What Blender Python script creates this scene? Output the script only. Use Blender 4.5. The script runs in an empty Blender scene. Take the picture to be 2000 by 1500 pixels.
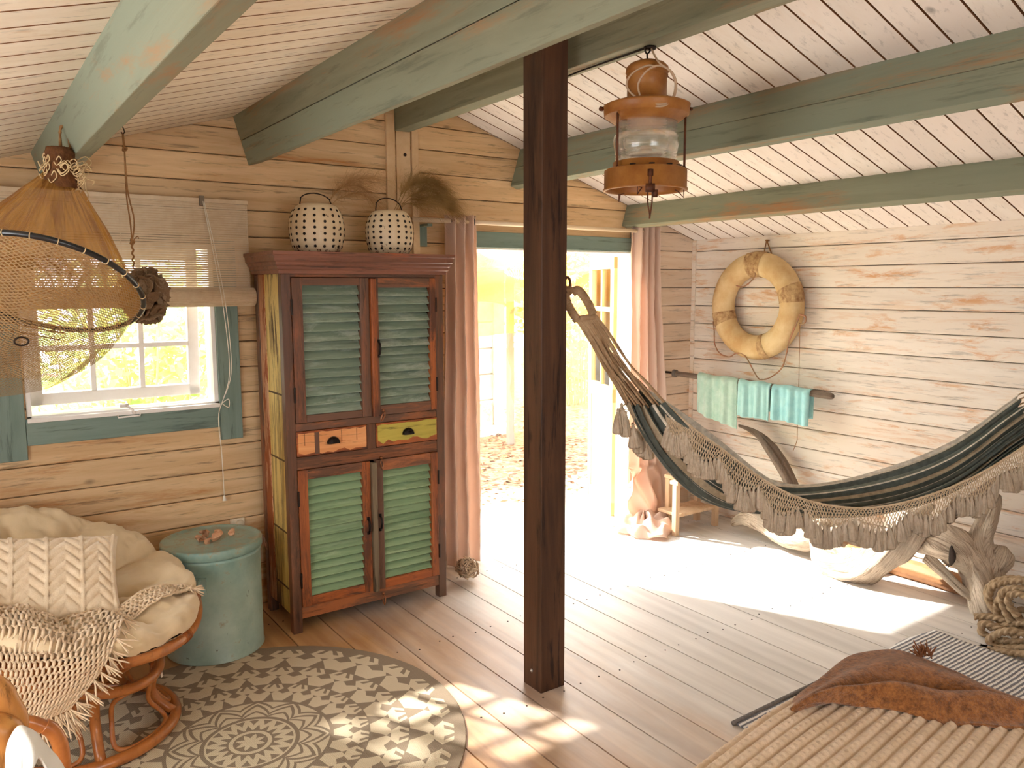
import bpy, bmesh, math, random
from mathutils import Vector, Matrix, Euler, noise
PI = math.pi
random.seed(7)
scn = bpy.context.scene
COL = scn.collection

# ------------------------------------------------------------------ camera
FPX, YAW, PITCH, ROLL = 1548.1, math.radians(35.105), math.radians(6.997), math.radians(-0.1435)
CAMP = Vector((0, 0, 1.6))
fw = Vector((math.sin(YAW)*math.cos(PITCH), math.cos(YAW)*math.cos(PITCH), -math.sin(PITCH)))
rt0 = Vector((math.cos(YAW), -math.sin(YAW), 0)); up0 = rt0.cross(fw)
RT = rt0*math.cos(ROLL) + up0*math.sin(ROLL); UP = -rt0*math.sin(ROLL) + up0*math.cos(ROLL)
cd = bpy.data.cameras.new('camera'); cam = bpy.data.objects.new('camera', cd); COL.objects.link(cam)
cd.sensor_width = 36; cd.lens = FPX/2000*36; cd.clip_start = .05; cd.clip_end = 200
M = Matrix((RT, UP, -fw)).transposed().to_4x4(); M.translation = CAMP; cam.matrix_world = M
scn.camera = cam
def ray(x, y):
    return RT*((x-1000)/FPX) + UP*(-(y-750)/FPX) + fw
def P(x, y, ax, v):
    """point of the place seen at pixel x,y of the photograph, on the plane axis=v"""
    d = ray(x, y); return CAMP + d*((v-CAMP[ax])/d[ax])

# ------------------------------------------------------------------ light
w = bpy.data.worlds.new('sky'); scn.world = w; w.use_nodes = True
bg = w.node_tree.nodes['Background']; bg.inputs[0].default_value = (0.95, 0.98, 1.0, 1); bg.inputs[1].default_value = 6.0
sd = bpy.data.lights.new('sun', 'SUN'); sun = bpy.data.objects.new('sun', sd); COL.objects.link(sun)
sd.energy = 10; sd.angle = math.radians(1.0); sd.color = (1, .96, .89)
sun.rotation_euler = Vector((.48, -1.0, -.85)).to_track_quat('-Z', 'Y').to_euler()
vs = scn.view_settings; vs.view_transform = 'Standard'; vs.look = 'None'; vs.gamma = 1; vs.exposure = 0.88
vs.use_curve_mapping = False

# ------------------------------------------------------------------ colours and materials
def lin(c):
    return tuple(((v/255)/12.92 if v/255 <= .04045 else ((v/255+.055)/1.055)**2.4) for v in c[:3]) + (1,)
def newmat(name):
    m = bpy.data.materials.new(name); m.use_nodes = True
    nt = m.node_tree; b = nt.nodes['Principled BSDF']
    return m, nt, b
def N(nt, t, **kw):
    n = nt.nodes.new(t)
    for k, v in kw.items(): setattr(n, k, v)
    return n
def coords(nt, scale=(1, 1, 1), kind='Object'):
    tc = N(nt, 'ShaderNodeTexCoord'); mp = N(nt, 'ShaderNodeMapping')
    nt.links.new(tc.outputs[kind], mp.inputs[0]); mp.inputs['Scale'].default_value = scale
    return mp.outputs[0]
def noise_n(nt, vec, scale, detail=5, rough=.6, dist=0):
    n = N(nt, 'ShaderNodeTexNoise'); nt.links.new(vec, n.inputs['Vector'])
    n.inputs['Scale'].default_value = scale; n.inputs['Detail'].default_value = detail
    n.inputs['Roughness'].default_value = rough; n.inputs['Distortion'].default_value = dist
    return n.outputs['Fac']
def ramp(nt, fac, stops):
    r = N(nt, 'ShaderNodeValToRGB'); nt.links.new(fac, r.inputs[0])
    e = r.color_ramp.elements
    while len(e) < len(stops): e.new(.5)
    for i, (p, c) in enumerate(stops):
        e[i].position = p; e[i].color = c if len(c) == 4 and max(c) <= 1 else lin(c)
    return r.outputs[0]
def mixc(nt, fac, a, b, mode='MIX'):
    m = N(nt, 'ShaderNodeMix', data_type='RGBA', blend_type=mode)
    for sock, v in ((m.inputs[0], fac), (m.inputs[6], a), (m.inputs[7], b)):
        if isinstance(v, (int, float)): sock.default_value = v
        elif isinstance(v, tuple): sock.default_value = v if len(v) == 4 and max(v) <= 1 else lin(v)
        else: nt.links.new(v, sock)
    return m.outputs[2]
def math_n(nt, op, a, b=None, clamp=False):
    m = N(nt, 'ShaderNodeMath', operation=op, use_clamp=clamp)
    for i, v in enumerate((a, b)):
        if v is None: continue
        if isinstance(v, (int, float)): m.inputs[i].default_value = v
        else: nt.links.new(v, m.inputs[i])
    return m.outputs[0]
W0, W1 = (0, 0, 0, 1), (1, 1, 1, 1)
def shift_by_island(nt, vec, amt=7.):
    g = N(nt, 'ShaderNodeNewGeometry')
    s = N(nt, 'ShaderNodeVectorMath', operation='SCALE'); s.inputs[0].default_value = (3.1, 5.7, 9.3)
    nt.links.new(g.outputs['Random Per Island'], s.inputs['Scale'])
    s2 = N(nt, 'ShaderNodeVectorMath', operation='MULTIPLY_ADD')
    nt.links.new(s.outputs[0], s2.inputs[0]); s2.inputs[1].default_value = (amt,)*3; nt.links.new(vec, s2.inputs[2])
    return s2.outputs[0], g.outputs['Random Per Island']
def wood(name, light, dark, axis=0, wear=None, wear_lo=.55, wear_hi=.62, wear_scale=2.5, stretch=14, rough=.6,
         crack=.5, bump=.25, var=.12, knots=True, under2=None, spec=.3, coarse=6., tint=None, scale2=None, streak=.55, zshift=0):
    m, nt, b = newmat(name)
    sc = [1., 1., 1.]; sc[axis] = 1./stretch
    v0 = coords(nt, tuple(sc)); v, rnd = shift_by_island(nt, v0)
    g = noise_n(nt, v, coarse*4, 8, .65, .6)
    col = ramp(nt, g, [(.3, dark), (.68, light)])
    if tint:
        t = noise_n(nt, v, 2.2, 2, .5)
        col = mixc(nt, ramp(nt, t, [(.42, W0), (.62, W1)]), col, tint)
    if wear:
        sw = [1., 1., 1.]; sw[axis] = 1./(scale2 or 4)
        vw0 = coords(nt, tuple(sw)); vw, _ = shift_by_island(nt, vw0)
        n1 = noise_n(nt, vw, wear_scale*4, 9, .72, .4)
        if zshift:   # more of the wear colour towards the lowest boards
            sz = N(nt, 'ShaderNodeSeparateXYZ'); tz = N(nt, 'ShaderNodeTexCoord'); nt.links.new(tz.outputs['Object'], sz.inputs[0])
            n1 = math_n(nt, 'ADD', n1, math_n(nt, 'MULTIPLY', math_n(nt, 'SUBTRACT', .95, sz.outputs[2], True), zshift))
        f = ramp(nt, n1, [(wear_lo, W0), (wear_hi, W1)])
        wc = wear
        if under2:
            wc = mixc(nt, ramp(nt, noise_n(nt, v, 20, 3), [(.4, W0), (.6, W1)]), wear, under2)
        col = mixc(nt, f, col, wc)
        # thin streaks of bare wood along the grain
        st = noise_n(nt, v, coarse*3.2, 9, .78, .5)
        col = mixc(nt, math_n(nt, 'MULTIPLY', ramp(nt, st, [(wear_lo+.0, W0), (wear_hi-.02, W1)]), streak), col, wc)
    # fine dark cracks and scratches along the grain
    c = noise_n(nt, v, coarse*11, 6, .7, .2)
    col = mixc(nt, math_n(nt, 'MULTIPLY', ramp(nt, c, [(.56, W0), (.66, W1)]), crack), col, tuple(int(x*.45) for x in dark), 'MIX')
    if knots:
        sk = [1., 1., 1.]; sk[axis] = .55
        vk0 = coords(nt, tuple(sk)); vk, _ = shift_by_island(nt, vk0)
        vo = N(nt, 'ShaderNodeTexVoronoi'); nt.links.new(vk, vo.inputs['Vector']); vo.inputs['Scale'].default_value = 5.
        kn = ramp(nt, vo.outputs['Distance'], [(.03, W1), (.085, W0)])
        col = mixc(nt, math_n(nt, 'MULTIPLY', kn, .6), col, tuple(int(x*.5) for x in dark))
    val = N(nt, 'ShaderNodeHueSaturation'); nt.links.new(col, val.inputs['Color'])
    nt.links.new(math_n(nt, 'ADD', math_n(nt, 'MULTIPLY', rnd, var*2), 1-var), val.inputs['Value'])
    nt.links.new(val.outputs[0], b.inputs['Base Color'])
    b.inputs['Roughness'].default_value = rough; b.inputs['Specular IOR Level'].default_value = spec
    bp = N(nt, 'ShaderNodeBump'); bp.inputs['Strength'].default_value = bump; bp.inputs['Distance'].default_value = .004
    nt.links.new(g, bp.inputs['Height']); nt.links.new(bp.outputs[0], b.inputs['Normal'])
    return m
def plain(name, col, rough=.6, metal=0, spec=.4, var=None, scale=8, bump=0, bscale=60, subs=0, trans=None, sheen=0):
    m, nt, b = newmat(name)
    b.inputs['Roughness'].default_value = rough; b.inputs['Metallic'].default_value = metal
    b.inputs['Specular IOR Level'].default_value = spec; b.inputs['Base Color'].default_value = lin(col)
    v = coords(nt)
    if var:
        nt.links.new(ramp(nt, noise_n(nt, v, scale, 6, .65), [(.35, var), (.65, col)]), b.inputs['Base Color'])
    if bump:
        bp = N(nt, 'ShaderNodeBump'); bp.inputs['Strength'].default_value = bump; bp.inputs['Distance'].default_value = .004
        nt.links.new(noise_n(nt, v, bscale, 5, .6), bp.inputs['Height']); nt.links.new(bp.outputs[0], b.inputs['Normal'])
    if sheen: b.inputs['Sheen Weight'].default_value = sheen
    if trans:
        tr = N(nt, 'ShaderNodeBsdfTranslucent'); tr.inputs[0].default_value = lin(col)
        mx = N(nt, 'ShaderNodeMixShader'); mx.inputs[0].default_value = trans
        nt.links.new(b.outputs[0], mx.inputs[1]); nt.links.new(tr.outputs[0], mx.inputs[2])
        nt.links.new(mx.outputs[0], nt.nodes['Material Output'].inputs[0])
    return m
def glass(name, tint=(1, 1, 1, 1), rough=0.0):
    m, nt, b = newmat(name)
    b.inputs['Base Color'].default_value = tint; b.inputs['Roughness'].default_value = rough
    gl = N(nt, 'ShaderNodeBsdfGlossy'); gl.inputs['Roughness'].default_value = .02
    tr = N(nt, 'ShaderNodeBsdfTransparent'); tr.inputs[0].default_value = tint
    fr = N(nt, 'ShaderNodeFresnel'); mx = N(nt, 'ShaderNodeMixShader')
    nt.links.new(fr.outputs[0], mx.inputs[0]); nt.links.new(tr.outputs[0], mx.inputs[1]); nt.links.new(gl.outputs[0], mx.inputs[2])
    nt.links.new(mx.outputs[0], nt.nodes['Material Output'].inputs[0])
    return m
def netmat(name, col, cells=(60, 60), width=.18, trans=.5, zig=True, base_a=0., col2=None, streak=(40, 2)):
    """thread netting: a UV lattice of threads with open gaps between"""
    m, nt, b = newmat(name)
    uv = N(nt, 'ShaderNodeUVMap'); sep = N(nt, 'ShaderNodeSeparateXYZ')
    nt.links.new(uv.outputs[0], sep.inputs[0])
    nz = noise_n(nt, coords(nt), 14, 3, .5)
    a = math_n(nt, 'MULTIPLY', sep.outputs[0], cells[0]); c = math_n(nt, 'MULTIPLY', sep.outputs[1], cells[1])
    if zig:
        a, c = math_n(nt, 'ADD', a, c), math_n(nt, 'SUBTRACT', a, c)
    a = math_n(nt, 'ADD', a, nz); c = math_n(nt, 'ADD', c, nz)
    f = []
    for q in (a, c):
        fr = math_n(nt, 'ABSOLUTE', math_n(nt, 'SUBTRACT', math_n(nt, 'FRACT', q), .5))
        f.append(math_n(nt, 'LESS_THAN', fr, width))
    al = math_n(nt, 'MAXIMUM', f[0], f[1])
    if base_a: al = math_n(nt, 'MAXIMUM', al, base_a)
    b.inputs['Base Color'].default_value = lin(col); b.inputs['Roughness'].default_value = .8
    tl = N(nt, 'ShaderNodeBsdfTranslucent'); tl.inputs[0].default_value = lin(col)
    if col2:
        cc = ramp(nt, noise_n(nt, coords(nt, (streak[0], streak[1], 1), 'UV'), 1, 6, .7, .8), [(.38, col2), (.58, col)])
        nt.links.new(cc, b.inputs['Base Color']); nt.links.new(cc, tl.inputs[0])
    m1 = N(nt, 'ShaderNodeMixShader'); m1.inputs[0].default_value = trans
    nt.links.new(b.outputs[0], m1.inputs[1]); nt.links.new(tl.outputs[0], m1.inputs[2])
    tr = N(nt, 'ShaderNodeBsdfTransparent'); m2 = N(nt, 'ShaderNodeMixShader')
    nt.links.new(al, m2.inputs[0]); nt.links.new(tr.outputs[0], m2.inputs[1]); nt.links.new(m1.outputs[0], m2.inputs[2])
    nt.links.new(m2.outputs[0], nt.nodes['Material Output'].inputs[0])
    return m

# ------------------------------------------------------------------ mesh helpers
class MB:
    def __init__(s): s.v = []; s.f = []; s.uv = None; s.mi = []
    def add(s, vs, fs, mi=0):
        o = len(s.v); s.v += [Vector(v) for v in vs]; s.f += [tuple(i+o for i in f) for f in fs]; s.mi += [mi]*len(fs)
        return s
    def box(s, c, d, rot=None, mi=0, taper=1.):
        vs = []
        for z in (-.5, .5):
            k = taper if z > 0 else 1.
            for x, y in ((-.5, -.5), (.5, -.5), (.5, .5), (-.5, .5)):
                q = Vector((x*d[0]*k, y*d[1]*k, z*d[2]))
                if rot: q = rot @ q
                vs.append(q + Vector(c))
        return s.add(vs, [(3, 2, 1, 0), (4, 5, 6, 7), (0, 1, 5, 4), (1, 2, 6, 5), (2, 3, 7, 6), (3, 0, 4, 7)], mi)
    def bx(s, x0, x1, y0, y1, z0, z1, mi=0):
        return s.box(((x0+x1)/2, (y0+y1)/2, (z0+z1)/2), (abs(x1-x0), abs(y1-y0), abs(z1-z0)), None, mi)
    def hexa(s, a, mi=0):   # 8 corners: bottom 4 then top 4
        return s.add(a, [(3, 2, 1, 0), (4, 5, 6, 7), (0, 1, 5, 4), (1, 2, 6, 5), (2, 3, 7, 6), (3, 0, 4, 7)], mi)
    def tube(s, pts, r, n=8, closed=False, lobes=0, lobe=.18, twist=0., caps=True, mi=0, jit=0., flat=1., nup=None):
        pts = [Vector(p) for p in pts]; L = len(pts)
        if L < 2: return s
        rad = (lambda i: r[i]) if isinstance(r, (list, tuple)) else (lambda i: r)
        tan = []
        for i in range(L):
            a = pts[(i-1) % L] if (closed or i > 0) else pts[0]
            b = pts[(i+1) % L] if (closed or i < L-1) else pts[-1]
            t = (b-a); tan.append(t.normalized() if t.length > 1e-9 else Vector((0, 0, 1)))
        u = tan[0].orthogonal().normalized()
        if nup is not None:
            u = Vector(nup); u = (u - tan[0]*u.dot(tan[0])).normalized()
        o = len(s.v); dist = 0
        for i in range(L):
            if i:
                dist += (pts[i]-pts[i-1]).length
                u = (u - tan[i]*u.dot(tan[i]))
                u = u.normalized() if u.length > 1e-6 else tan[i].orthogonal().normalized()
            w_ = tan[i].cross(u)
            for k in range(n):
                a = 2*PI*k/n
                rr = rad(i)
                if lobes: rr *= 1 + lobe*math.cos(lobes*(a + twist*dist))
                if jit: rr *= 1 + jit*noise.noise(Vector((k*1.3, dist*22, i*.11)))
                s.v.append(pts[i] + u*math.cos(a)*rr + w_*math.sin(a)*rr*flat)
        m = L if closed else L-1
        for i in range(m):
            for k in range(n):
                a = o+i*n+k; b = o+i*n+(k+1) % n; c = o+((i+1) % L)*n+(k+1) % n; d = o+((i+1) % L)*n+k
                s.f.append((a, b, c, d)); s.mi.append(mi)
        if caps and not closed:
            s.f.append(tuple(o+k for k in reversed(range(n)))); s.mi.append(mi)
            s.f.append(tuple(o+(L-1)*n+k for k in range(n))); s.mi.append(mi)
        return s
    def lathe(s, prof, n=32, c=(0, 0, 0), axis=None, mi=0, rf=None, closed=False):
        """prof: list of (radius, height); axis optional 3x3 rotation"""
        o = len(s.v); c = Vector(c); L = len(prof)
        for i, (r, h) in enumerate(prof):
            for k in range(n):
                a = 2*PI*k/n; rr = r*(rf(a, h) if rf else 1)
                q = Vector((rr*math.cos(a), rr*math.sin(a), h))
                if axis: q = axis @ q
                s.v.append(c+q)
        for i in range(L if closed else L-1):
            for k in range(n):
                j = (i+1) % L
                s.f.append((o+i*n+k, o+i*n+(k+1) % n, o+j*n+(k+1) % n, o+j*n+k)); s.mi.append(mi)
        if not closed:
            if prof[0][0] > 1e-5: s.f.append(tuple(o+k for k in reversed(range(n)))); s.mi.append(mi)
            if prof[-1][0] > 1e-5: s.f.append(tuple(o+(L-1)*n+k for k in range(n))); s.mi.append(mi)
        return s
    def grid(s, fn, nu, nv, mi=0, closed_u=False):
        o = len(s.v)
        if s.uv is None: s.uv = {}
        for i in range(nu+1):
            for j in range(nv+1):
                s.uv[len(s.v)] = (i/nu, j/nv)
                s.v.append(Vector(fn(i/nu, j/nv)))
        for i in range(nu):
            for j in range(nv):
                a = o+i*(nv+1)+j; s.f.append((a, a+nv+1, a+nv+2, a+1)); s.mi.append(mi)
        return s
    def build(s, name, mat, parent=None, smooth=False, bevel=0, solid=0, sub=0, disp=None, angle=None):
        me = bpy.data.meshes.new(name); me.from_pydata([tuple(v) for v in s.v], [], s.f)
        mats = mat if isinstance(mat, (list, tuple)) else [mat]
        for m_ in mats: me.materials.append(m_)
        if len(mats) > 1: me.polygons.foreach_set('material_index', s.mi)
        if s.uv is not None:
            l = me.uv_layers.new(name='UVMap')
            for lp in me.loops: l.data[lp.index].uv = s.uv.get(lp.vertex_index, (0, 0))
        if smooth: me.polygons.foreach_set('use_smooth', [True]*len(me.polygons))
        me.update()
        o = bpy.data.objects.new(name, me); COL.objects.link(o)
        if solid:
            md = o.modifiers.new('solid', 'SOLIDIFY'); md.thickness = solid; md.offset = 0
        if sub:
            md = o.modifiers.new('sub', 'SUBSURF'); md.levels = sub; md.render_levels = sub
        if bevel:
            md = o.modifiers.new('bevel', 'BEVEL'); md.width = bevel; md.segments = 2; md.limit_method = 'ANGLE'; md.angle_limit = .6
        if parent is not None:
            o.parent = parent; o.matrix_parent_inverse = Matrix.Translation(-Vector(parent.location)) if parent.type == 'EMPTY' else Matrix()
        return o
def thing(name, label, cat, loc=(0, 0, 0), group=None, kind=None):
    o = bpy.data.objects.new(name, None); COL.objects.link(o); o.location = loc; o.empty_display_size = .05
    return tag(o, label, cat, group, kind)
def tag(o, label=None, cat=None, group=None, kind=None):
    if label: o['label'] = label
    if cat: o['category'] = cat
    if group: o['group'] = group
    if kind: o['kind'] = kind
    return o
def struct(o, label=None): o['kind'] = 'structure'; return tag(o, label)
def sub_of(o, parent):
    """make o a child of the mesh part parent"""
    o.parent = parent; o.matrix_parent_inverse = Matrix() if parent.parent is None else Matrix()
    return o
def spline(pts, per=6, closed=False):
    pts = [Vector(p) for p in pts]; n = len(pts); out = []
    m = n if closed else n-1
    for i in range(m):
        g = (lambda k: pts[k % n]) if closed else (lambda k: pts[max(0, min(n-1, k))])
        p0, p1, p2, p3 = g(i-1), g(i), g(i+1), g(i+2)
        for j in range(per):
            t = j/per
            out.append(.5*((2*p1)+(p2-p0)*t+(2*p0-5*p1+4*p2-p3)*t*t+(3*p1-p0-3*p2+p3)*t**3))
    if not closed: out.append(pts[-1])
    return out
def lerp(a, b, t): return a+(b-a)*t
def interp(tab, x):
    if x <= tab[0][0]: return tab[0][1]
    for (a, va), (b, vb) in zip(tab, tab[1:]):
        if x <= b: return lerp(va, vb, (x-a)/(b-a))
    return tab[-1][1]
def fz(x, y, z, s=1., seed=0.): return noise.noise(Vector((x*s+seed, y*s, z*s)))

# ------------------------------------------------------------------ palette
M_WALLB = wood('whitewashed_pine_warm', (230, 198, 154), (204, 166, 120), 0, zshift=.20, wear=(190, 128, 70), wear_lo=.59, wear_hi=.71, wear_scale=2.2, var=.10, crack=.55, coarse=5, under2=(196, 150, 98), scale2=9)
M_WALLR = wood('whitewashed_pine_worn', (238, 229, 217), (220, 206, 190), 1, wear=(210, 160, 118), wear_lo=.54, wear_hi=.64, wear_scale=4.5, var=.05, crack=.4, coarse=5, under2=(222, 192, 162), knots=False, tint=(228, 214, 198), scale2=5)
M_WALLBR = wood('whitewashed_pine_pink', (228, 208, 188), (212, 186, 160), 0, wear=(200, 146, 100), wear_lo=.56, wear_hi=.66, wear_scale=3, var=.06, crack=.4, coarse=5, knots=False, scale2=7)
M_CEILL = wood('ceiling_boards_cream', (250, 241, 224), (238, 224, 202), 0, wear=(206, 170, 126), wear_lo=.63, wear_hi=.76, wear_scale=1.5, var=.05, crack=.35, coarse=4, scale2=9)
M_CEILR = wood('ceiling_boards_white', (246, 240, 232), (236, 226, 214), 0, wear=(212, 176, 140), wear_lo=.62, wear_hi=.8, wear_scale=1.5, var=.05, crack=.3, coarse=4, tint=(238, 228, 220), scale2=9)
M_BEAM = wood('beam_sage_paint', (152, 152, 128), (120, 122, 100), 1, wear=(170, 126, 86), wear_lo=.57, wear_hi=.67, wear_scale=.8, var=.04, crack=.3, coarse=3, knots=False, bump=.4, tint=(136, 144, 124), scale2=5)
M_TEAL = wood('teal_trim_paint', (132, 150, 140), (106, 126, 116), 0, wear=(128, 106, 80), wear_lo=.66, wear_hi=.75, wear_scale=1.8, var=.05, crack=.5, coarse=4, knots=False, bump=.4)
M_TEALV = wood('teal_trim_paint_upright', (132, 150, 140), (106, 126, 116), 2, wear=(128, 106, 80), wear_lo=.66, wear_hi=.75, wear_scale=1.8, var=.05, crack=.5, coarse=4, knots=False, bump=.4)
M_POST = wood('post_brown', (98, 66, 46), (50, 33, 24), 2, crack=.9, coarse=3.2, var=.02, bump=.5, rough=.55)
M_WHITE = plain('white_gloss_paint', (240, 236, 230), .4, var=(228, 222, 214), scale=5)
M_CREAM = plain('cream_trim', (228, 198, 158), .6, var=(214, 178, 132), scale=9, bump=.2)
M_GLASS = glass('pane_glass')
def floor_mat():
    m, nt, b = newmat('pine_floor_limewashed')
    v0 = coords(nt, (1, .07, 1)); v, rnd = shift_by_island(nt, v0)
    g = noise_n(nt, v, 11, 7, .62, 1.2)
    wv = N(nt, 'ShaderNodeTexWave'); nt.links.new(v, wv.inputs['Vector']); wv.inputs['Scale'].default_value = 3.2
    wv.inputs['Distortion'].default_value = 9; wv.inputs['Detail'].default_value = 3; wv.inputs['Detail Scale'].default_value = 1.2
    gg = mixc(nt, .15, g, wv.outputs['Fac'])
    raw = ramp(nt, gg, [(.25, (170, 120, 78)), (.7, (212, 166, 116))])
    lime = ramp(nt, gg, [(.25, (200, 193, 186)), (.7, (226, 220, 213))])
    # limewash is worn away towards the cabinet and rug end of the room
    sep = N(nt, 'ShaderNodeSeparateXYZ'); tc = N(nt, 'ShaderNodeTexCoord'); nt.links.new(tc.outputs['Object'], sep.inputs[0])
    d = math_n(nt, 'ADD', sep.outputs[0], math_n(nt, 'MULTIPLY', math_n(nt, 'SUBTRACT', noise_n(nt, coords(nt, (1, .4, 1)), 2.2, 5, .7), .5), 1.5))
    f = ramp(nt, math_n(nt, 'MULTIPLY', d, .25), [(.32, W0), (.58, W1)])
    col = mixc(nt, f, raw, lime)
    val = N(nt, 'ShaderNodeHueSaturation'); nt.links.new(col, val.inputs['Color'])
    nt.links.new(math_n(nt, 'ADD', math_n(nt, 'MULTIPLY', rnd, .16), .92), val.inputs['Value'])
    nt.links.new(val.outputs[0], b.inputs['Base Color'])
    b.inputs['Roughness'].default_value = .42; b.inputs['Specular IOR Level'].default_value = .45
    bp = N(nt, 'ShaderNodeBump'); bp.inputs['Strength'].default_value = .12; bp.inputs['Distance'].default_value = .002
    nt.links.new(gg, bp.inputs['Height']); nt.links.new(bp.outputs[0], b.inputs['Normal'])
    return m
M_FLOOR = floor_mat(); M_DARK = plain('dark_gap', (42, 28, 18), .9)
M_IRON = plain('dark_iron', (46, 36, 30), .45, .7)

# ------------------------------------------------------------------ room shell
YB, XR, XL = 3.895, 4.306, -1.15            # inner faces of back, right and left walls
RX, RZ, SR, SL = 2.02, 2.65, .319, .29      # ridge and slopes
YN = -1.3                                    # near end of what is built
def roof(x): return RZ - (SR*(x-RX) if x > RX else SL*(RX-x))
# floor boards
f = MB(); x = .969-.1935*12
f.bx(XL-.1, XR+.1, YN, YB+.1, -.09, -.032, 1)
while x < XR+.1:
    f.bx(x+.003, x+.1935-.003, YN, YB+.02, -.03, 0); x += .1935
x = .969-.1935*12
while x < XR:
    for yy in (.35, 1.02, 1.68, 2.34, 3.0, 3.62):
        for dx in (.045, .15):
            f.lathe([(.0042, .0002), (.004, .0012), (0, .0014)], 7, (x+dx+random.uniform(-.01, .01), yy+random.uniform(-.02, .02), 0), mi=1)
    x += .1935
struct(f.build('floor', [M_FLOOR, M_DARK], bevel=0))
# board walls: each board a box with a bevelled shadow gap, cut round the openings
def board_rows(mb, a0, a1, z0, z1, holes, put, pitch=.125, off=.841, top=None, joints=()):
    k = math.floor((z0-off)/pitch)
    while off+k*pitch < z1:
        lo = max(z0, off+k*pitch)+.002; hi = min(z1, off+(k+1)*pitch)-.002; k += 1
        if hi-lo < .01: continue
        segs = [(a0, a1)]
        for (h0, h1, hz0, hz1) in holes:
            if hi > hz0+.004 and lo < hz1-.004:
                ns = []
                for s0, s1 in segs:
                    if s1 <= h0 or s0 >= h1: ns.append((s0, s1)); continue
                    if s0 < h0: ns.append((s0, h0))
                    if s1 > h1: ns.append((h1, s1))
                segs = ns
        for s0, s1 in segs: put(mb, s0, s1, lo, hi)
WIN = (.225, 1.015, 1.045, 1.80); DOOR = (2.40, 3.70, 0, 1.83)
def put_back(mb, s0, s1, lo, hi):
    # clip by the gable slopes: build as a prism in x,z
    def zr(x): return roof(x)+.004
    xs = sorted({s0, s1} | {q for q in (RX, RX+(RZ-hi)/SR, RX-(RZ-hi)/SL, RX+(RZ-lo)/SR, RX-(RZ-lo)/SL) if s0 < q < s1})
    poly_t = [(x_, min(hi, zr(x_))) for x_ in xs]
    poly_t = [(a, max(b, lo)) for a, b in poly_t]
    if max(b for a, b in poly_t) <= lo+.002: return
    g = .005
    ring = [(s0, lo), (s1, lo)] + [(a, b) for a, b in reversed(poly_t)]
    n = len(ring)
    cz = (lo+hi)/2
    def ins(p):  # little chamfer towards the room
        return (p[0], p[1]+(g if p[1] < cz else -g))
    mbv = [(a, YB+.004, b) for a, b in ring] + [(ins(p)[0], YB, ins(p)[1]) for p in ring] + [(a, YB+.03, b) for a, b in ring]
    fs = [tuple(range(n, 2*n))]
    for i in range(n):
        j = (i+1) % n
        fs.append((i, j, n+j, n+i)); fs.append((j, i, 2*n+i, 2*n+j))
    mb.add(mbv, fs, 0 if s0 < 3.2 else 1)
mb = MB(); board_rows(mb, XL, 3.69, 0, 2.66, [WIN, DOOR], put_back)
board_rows(mb, 3.70, XR, 0, 2.66, [], put_back)
def back_skin(mb, x0, x1, z0, z1t):
    xs = [x0] + ([RX] if x0 < RX < x1 else []) + [x1]
    for a, b in zip(xs, xs[1:]):
        za, zb = (min(z1t, roof(a)), min(z1t, roof(b)))
        mb.hexa([(a, YB+.03, z0), (b, YB+.03, z0), (b, YB+.1, z0), (a, YB+.1, z0), (a, YB+.03, za), (b, YB+.03, zb), (b, YB+.1, zb), (a, YB+.1, za)], 2)
back_skin(mb, XL, WIN[0], 0, 9); back_skin(mb, WIN[1], DOOR[0], 0, 9); back_skin(mb, DOOR[1], XR+.1, 0, 9)
back_skin(mb, WIN[0], WIN[1], 0, WIN[2]); back_skin(mb, WIN[0], WIN[1], WIN[3], 9); back_skin(mb, DOOR[0], DOOR[1], DOOR[3], 9)
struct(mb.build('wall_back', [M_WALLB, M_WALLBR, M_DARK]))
def put_right(mb, s0, s1, lo, hi):
    g = .005
    ring = [(s0, lo), (s1, lo), (s1, hi), (s0, hi)]; cz = (lo+hi)/2
    v = [(XR+.004, a, b) for a, b in ring] + [(XR, a, b+(g if b < cz else -g)) for a, b in ring] + [(XR+.03, a, b) for a, b in ring]
    fs = [(7, 6, 5, 4)]
    for i in range(4):
        j = (i+1) % 4; fs += [(j, i, 4+i, 4+j), (i, j, 8+j, 8+i)]
    mb.add(v, fs, 0)
mb = MB(); board_rows(mb, YN, YB, 0, roof(XR)+.005, [], put_right)
mb.bx(XR+.03, XR+.1, YN, YB+.1, 0, roof(XR)+.02, 1)
struct(mb.build('wall_right', [M_WALLR, M_DARK]))
# left wall with its own window opening, out of the frame
mb = MB(); LW = (.9, 2.3, .95, 1.62)
def put_left(mb, s0, s1, lo, hi): mb.bx(XL-.03, XL, s0, s1, lo, hi)
board_rows(mb, YN, YB, 0, roof(XL), [LW], put_left)
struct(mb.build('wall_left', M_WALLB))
# front wall behind the viewer, unseen; its opening is added for fill light
mb = MB(); FILL_OPEN = (.3, 1.7, 1.0, 1.62)
def put_front(mb, s0, s1, lo, hi):
    mb.bx(s0, s1, YN-.03, YN, lo, min(hi, roof(s0), roof(s1)) if hi > 1.9 else hi)
board_rows(mb, XL, RX, 0, 1.75, [FILL_OPEN], put_front); board_rows(mb, RX, XR, 0, 1.75, [FILL_OPEN], put_front)
mb.add([(XL, YN, 1.75), (XR, YN, 1.75), (XR, YN, roof(XR)), (RX, YN, RZ), (XL, YN, roof(XL))], [(4, 3, 2, 1, 0)])
struct(mb.build('wall_front', M_WALLB))
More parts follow.
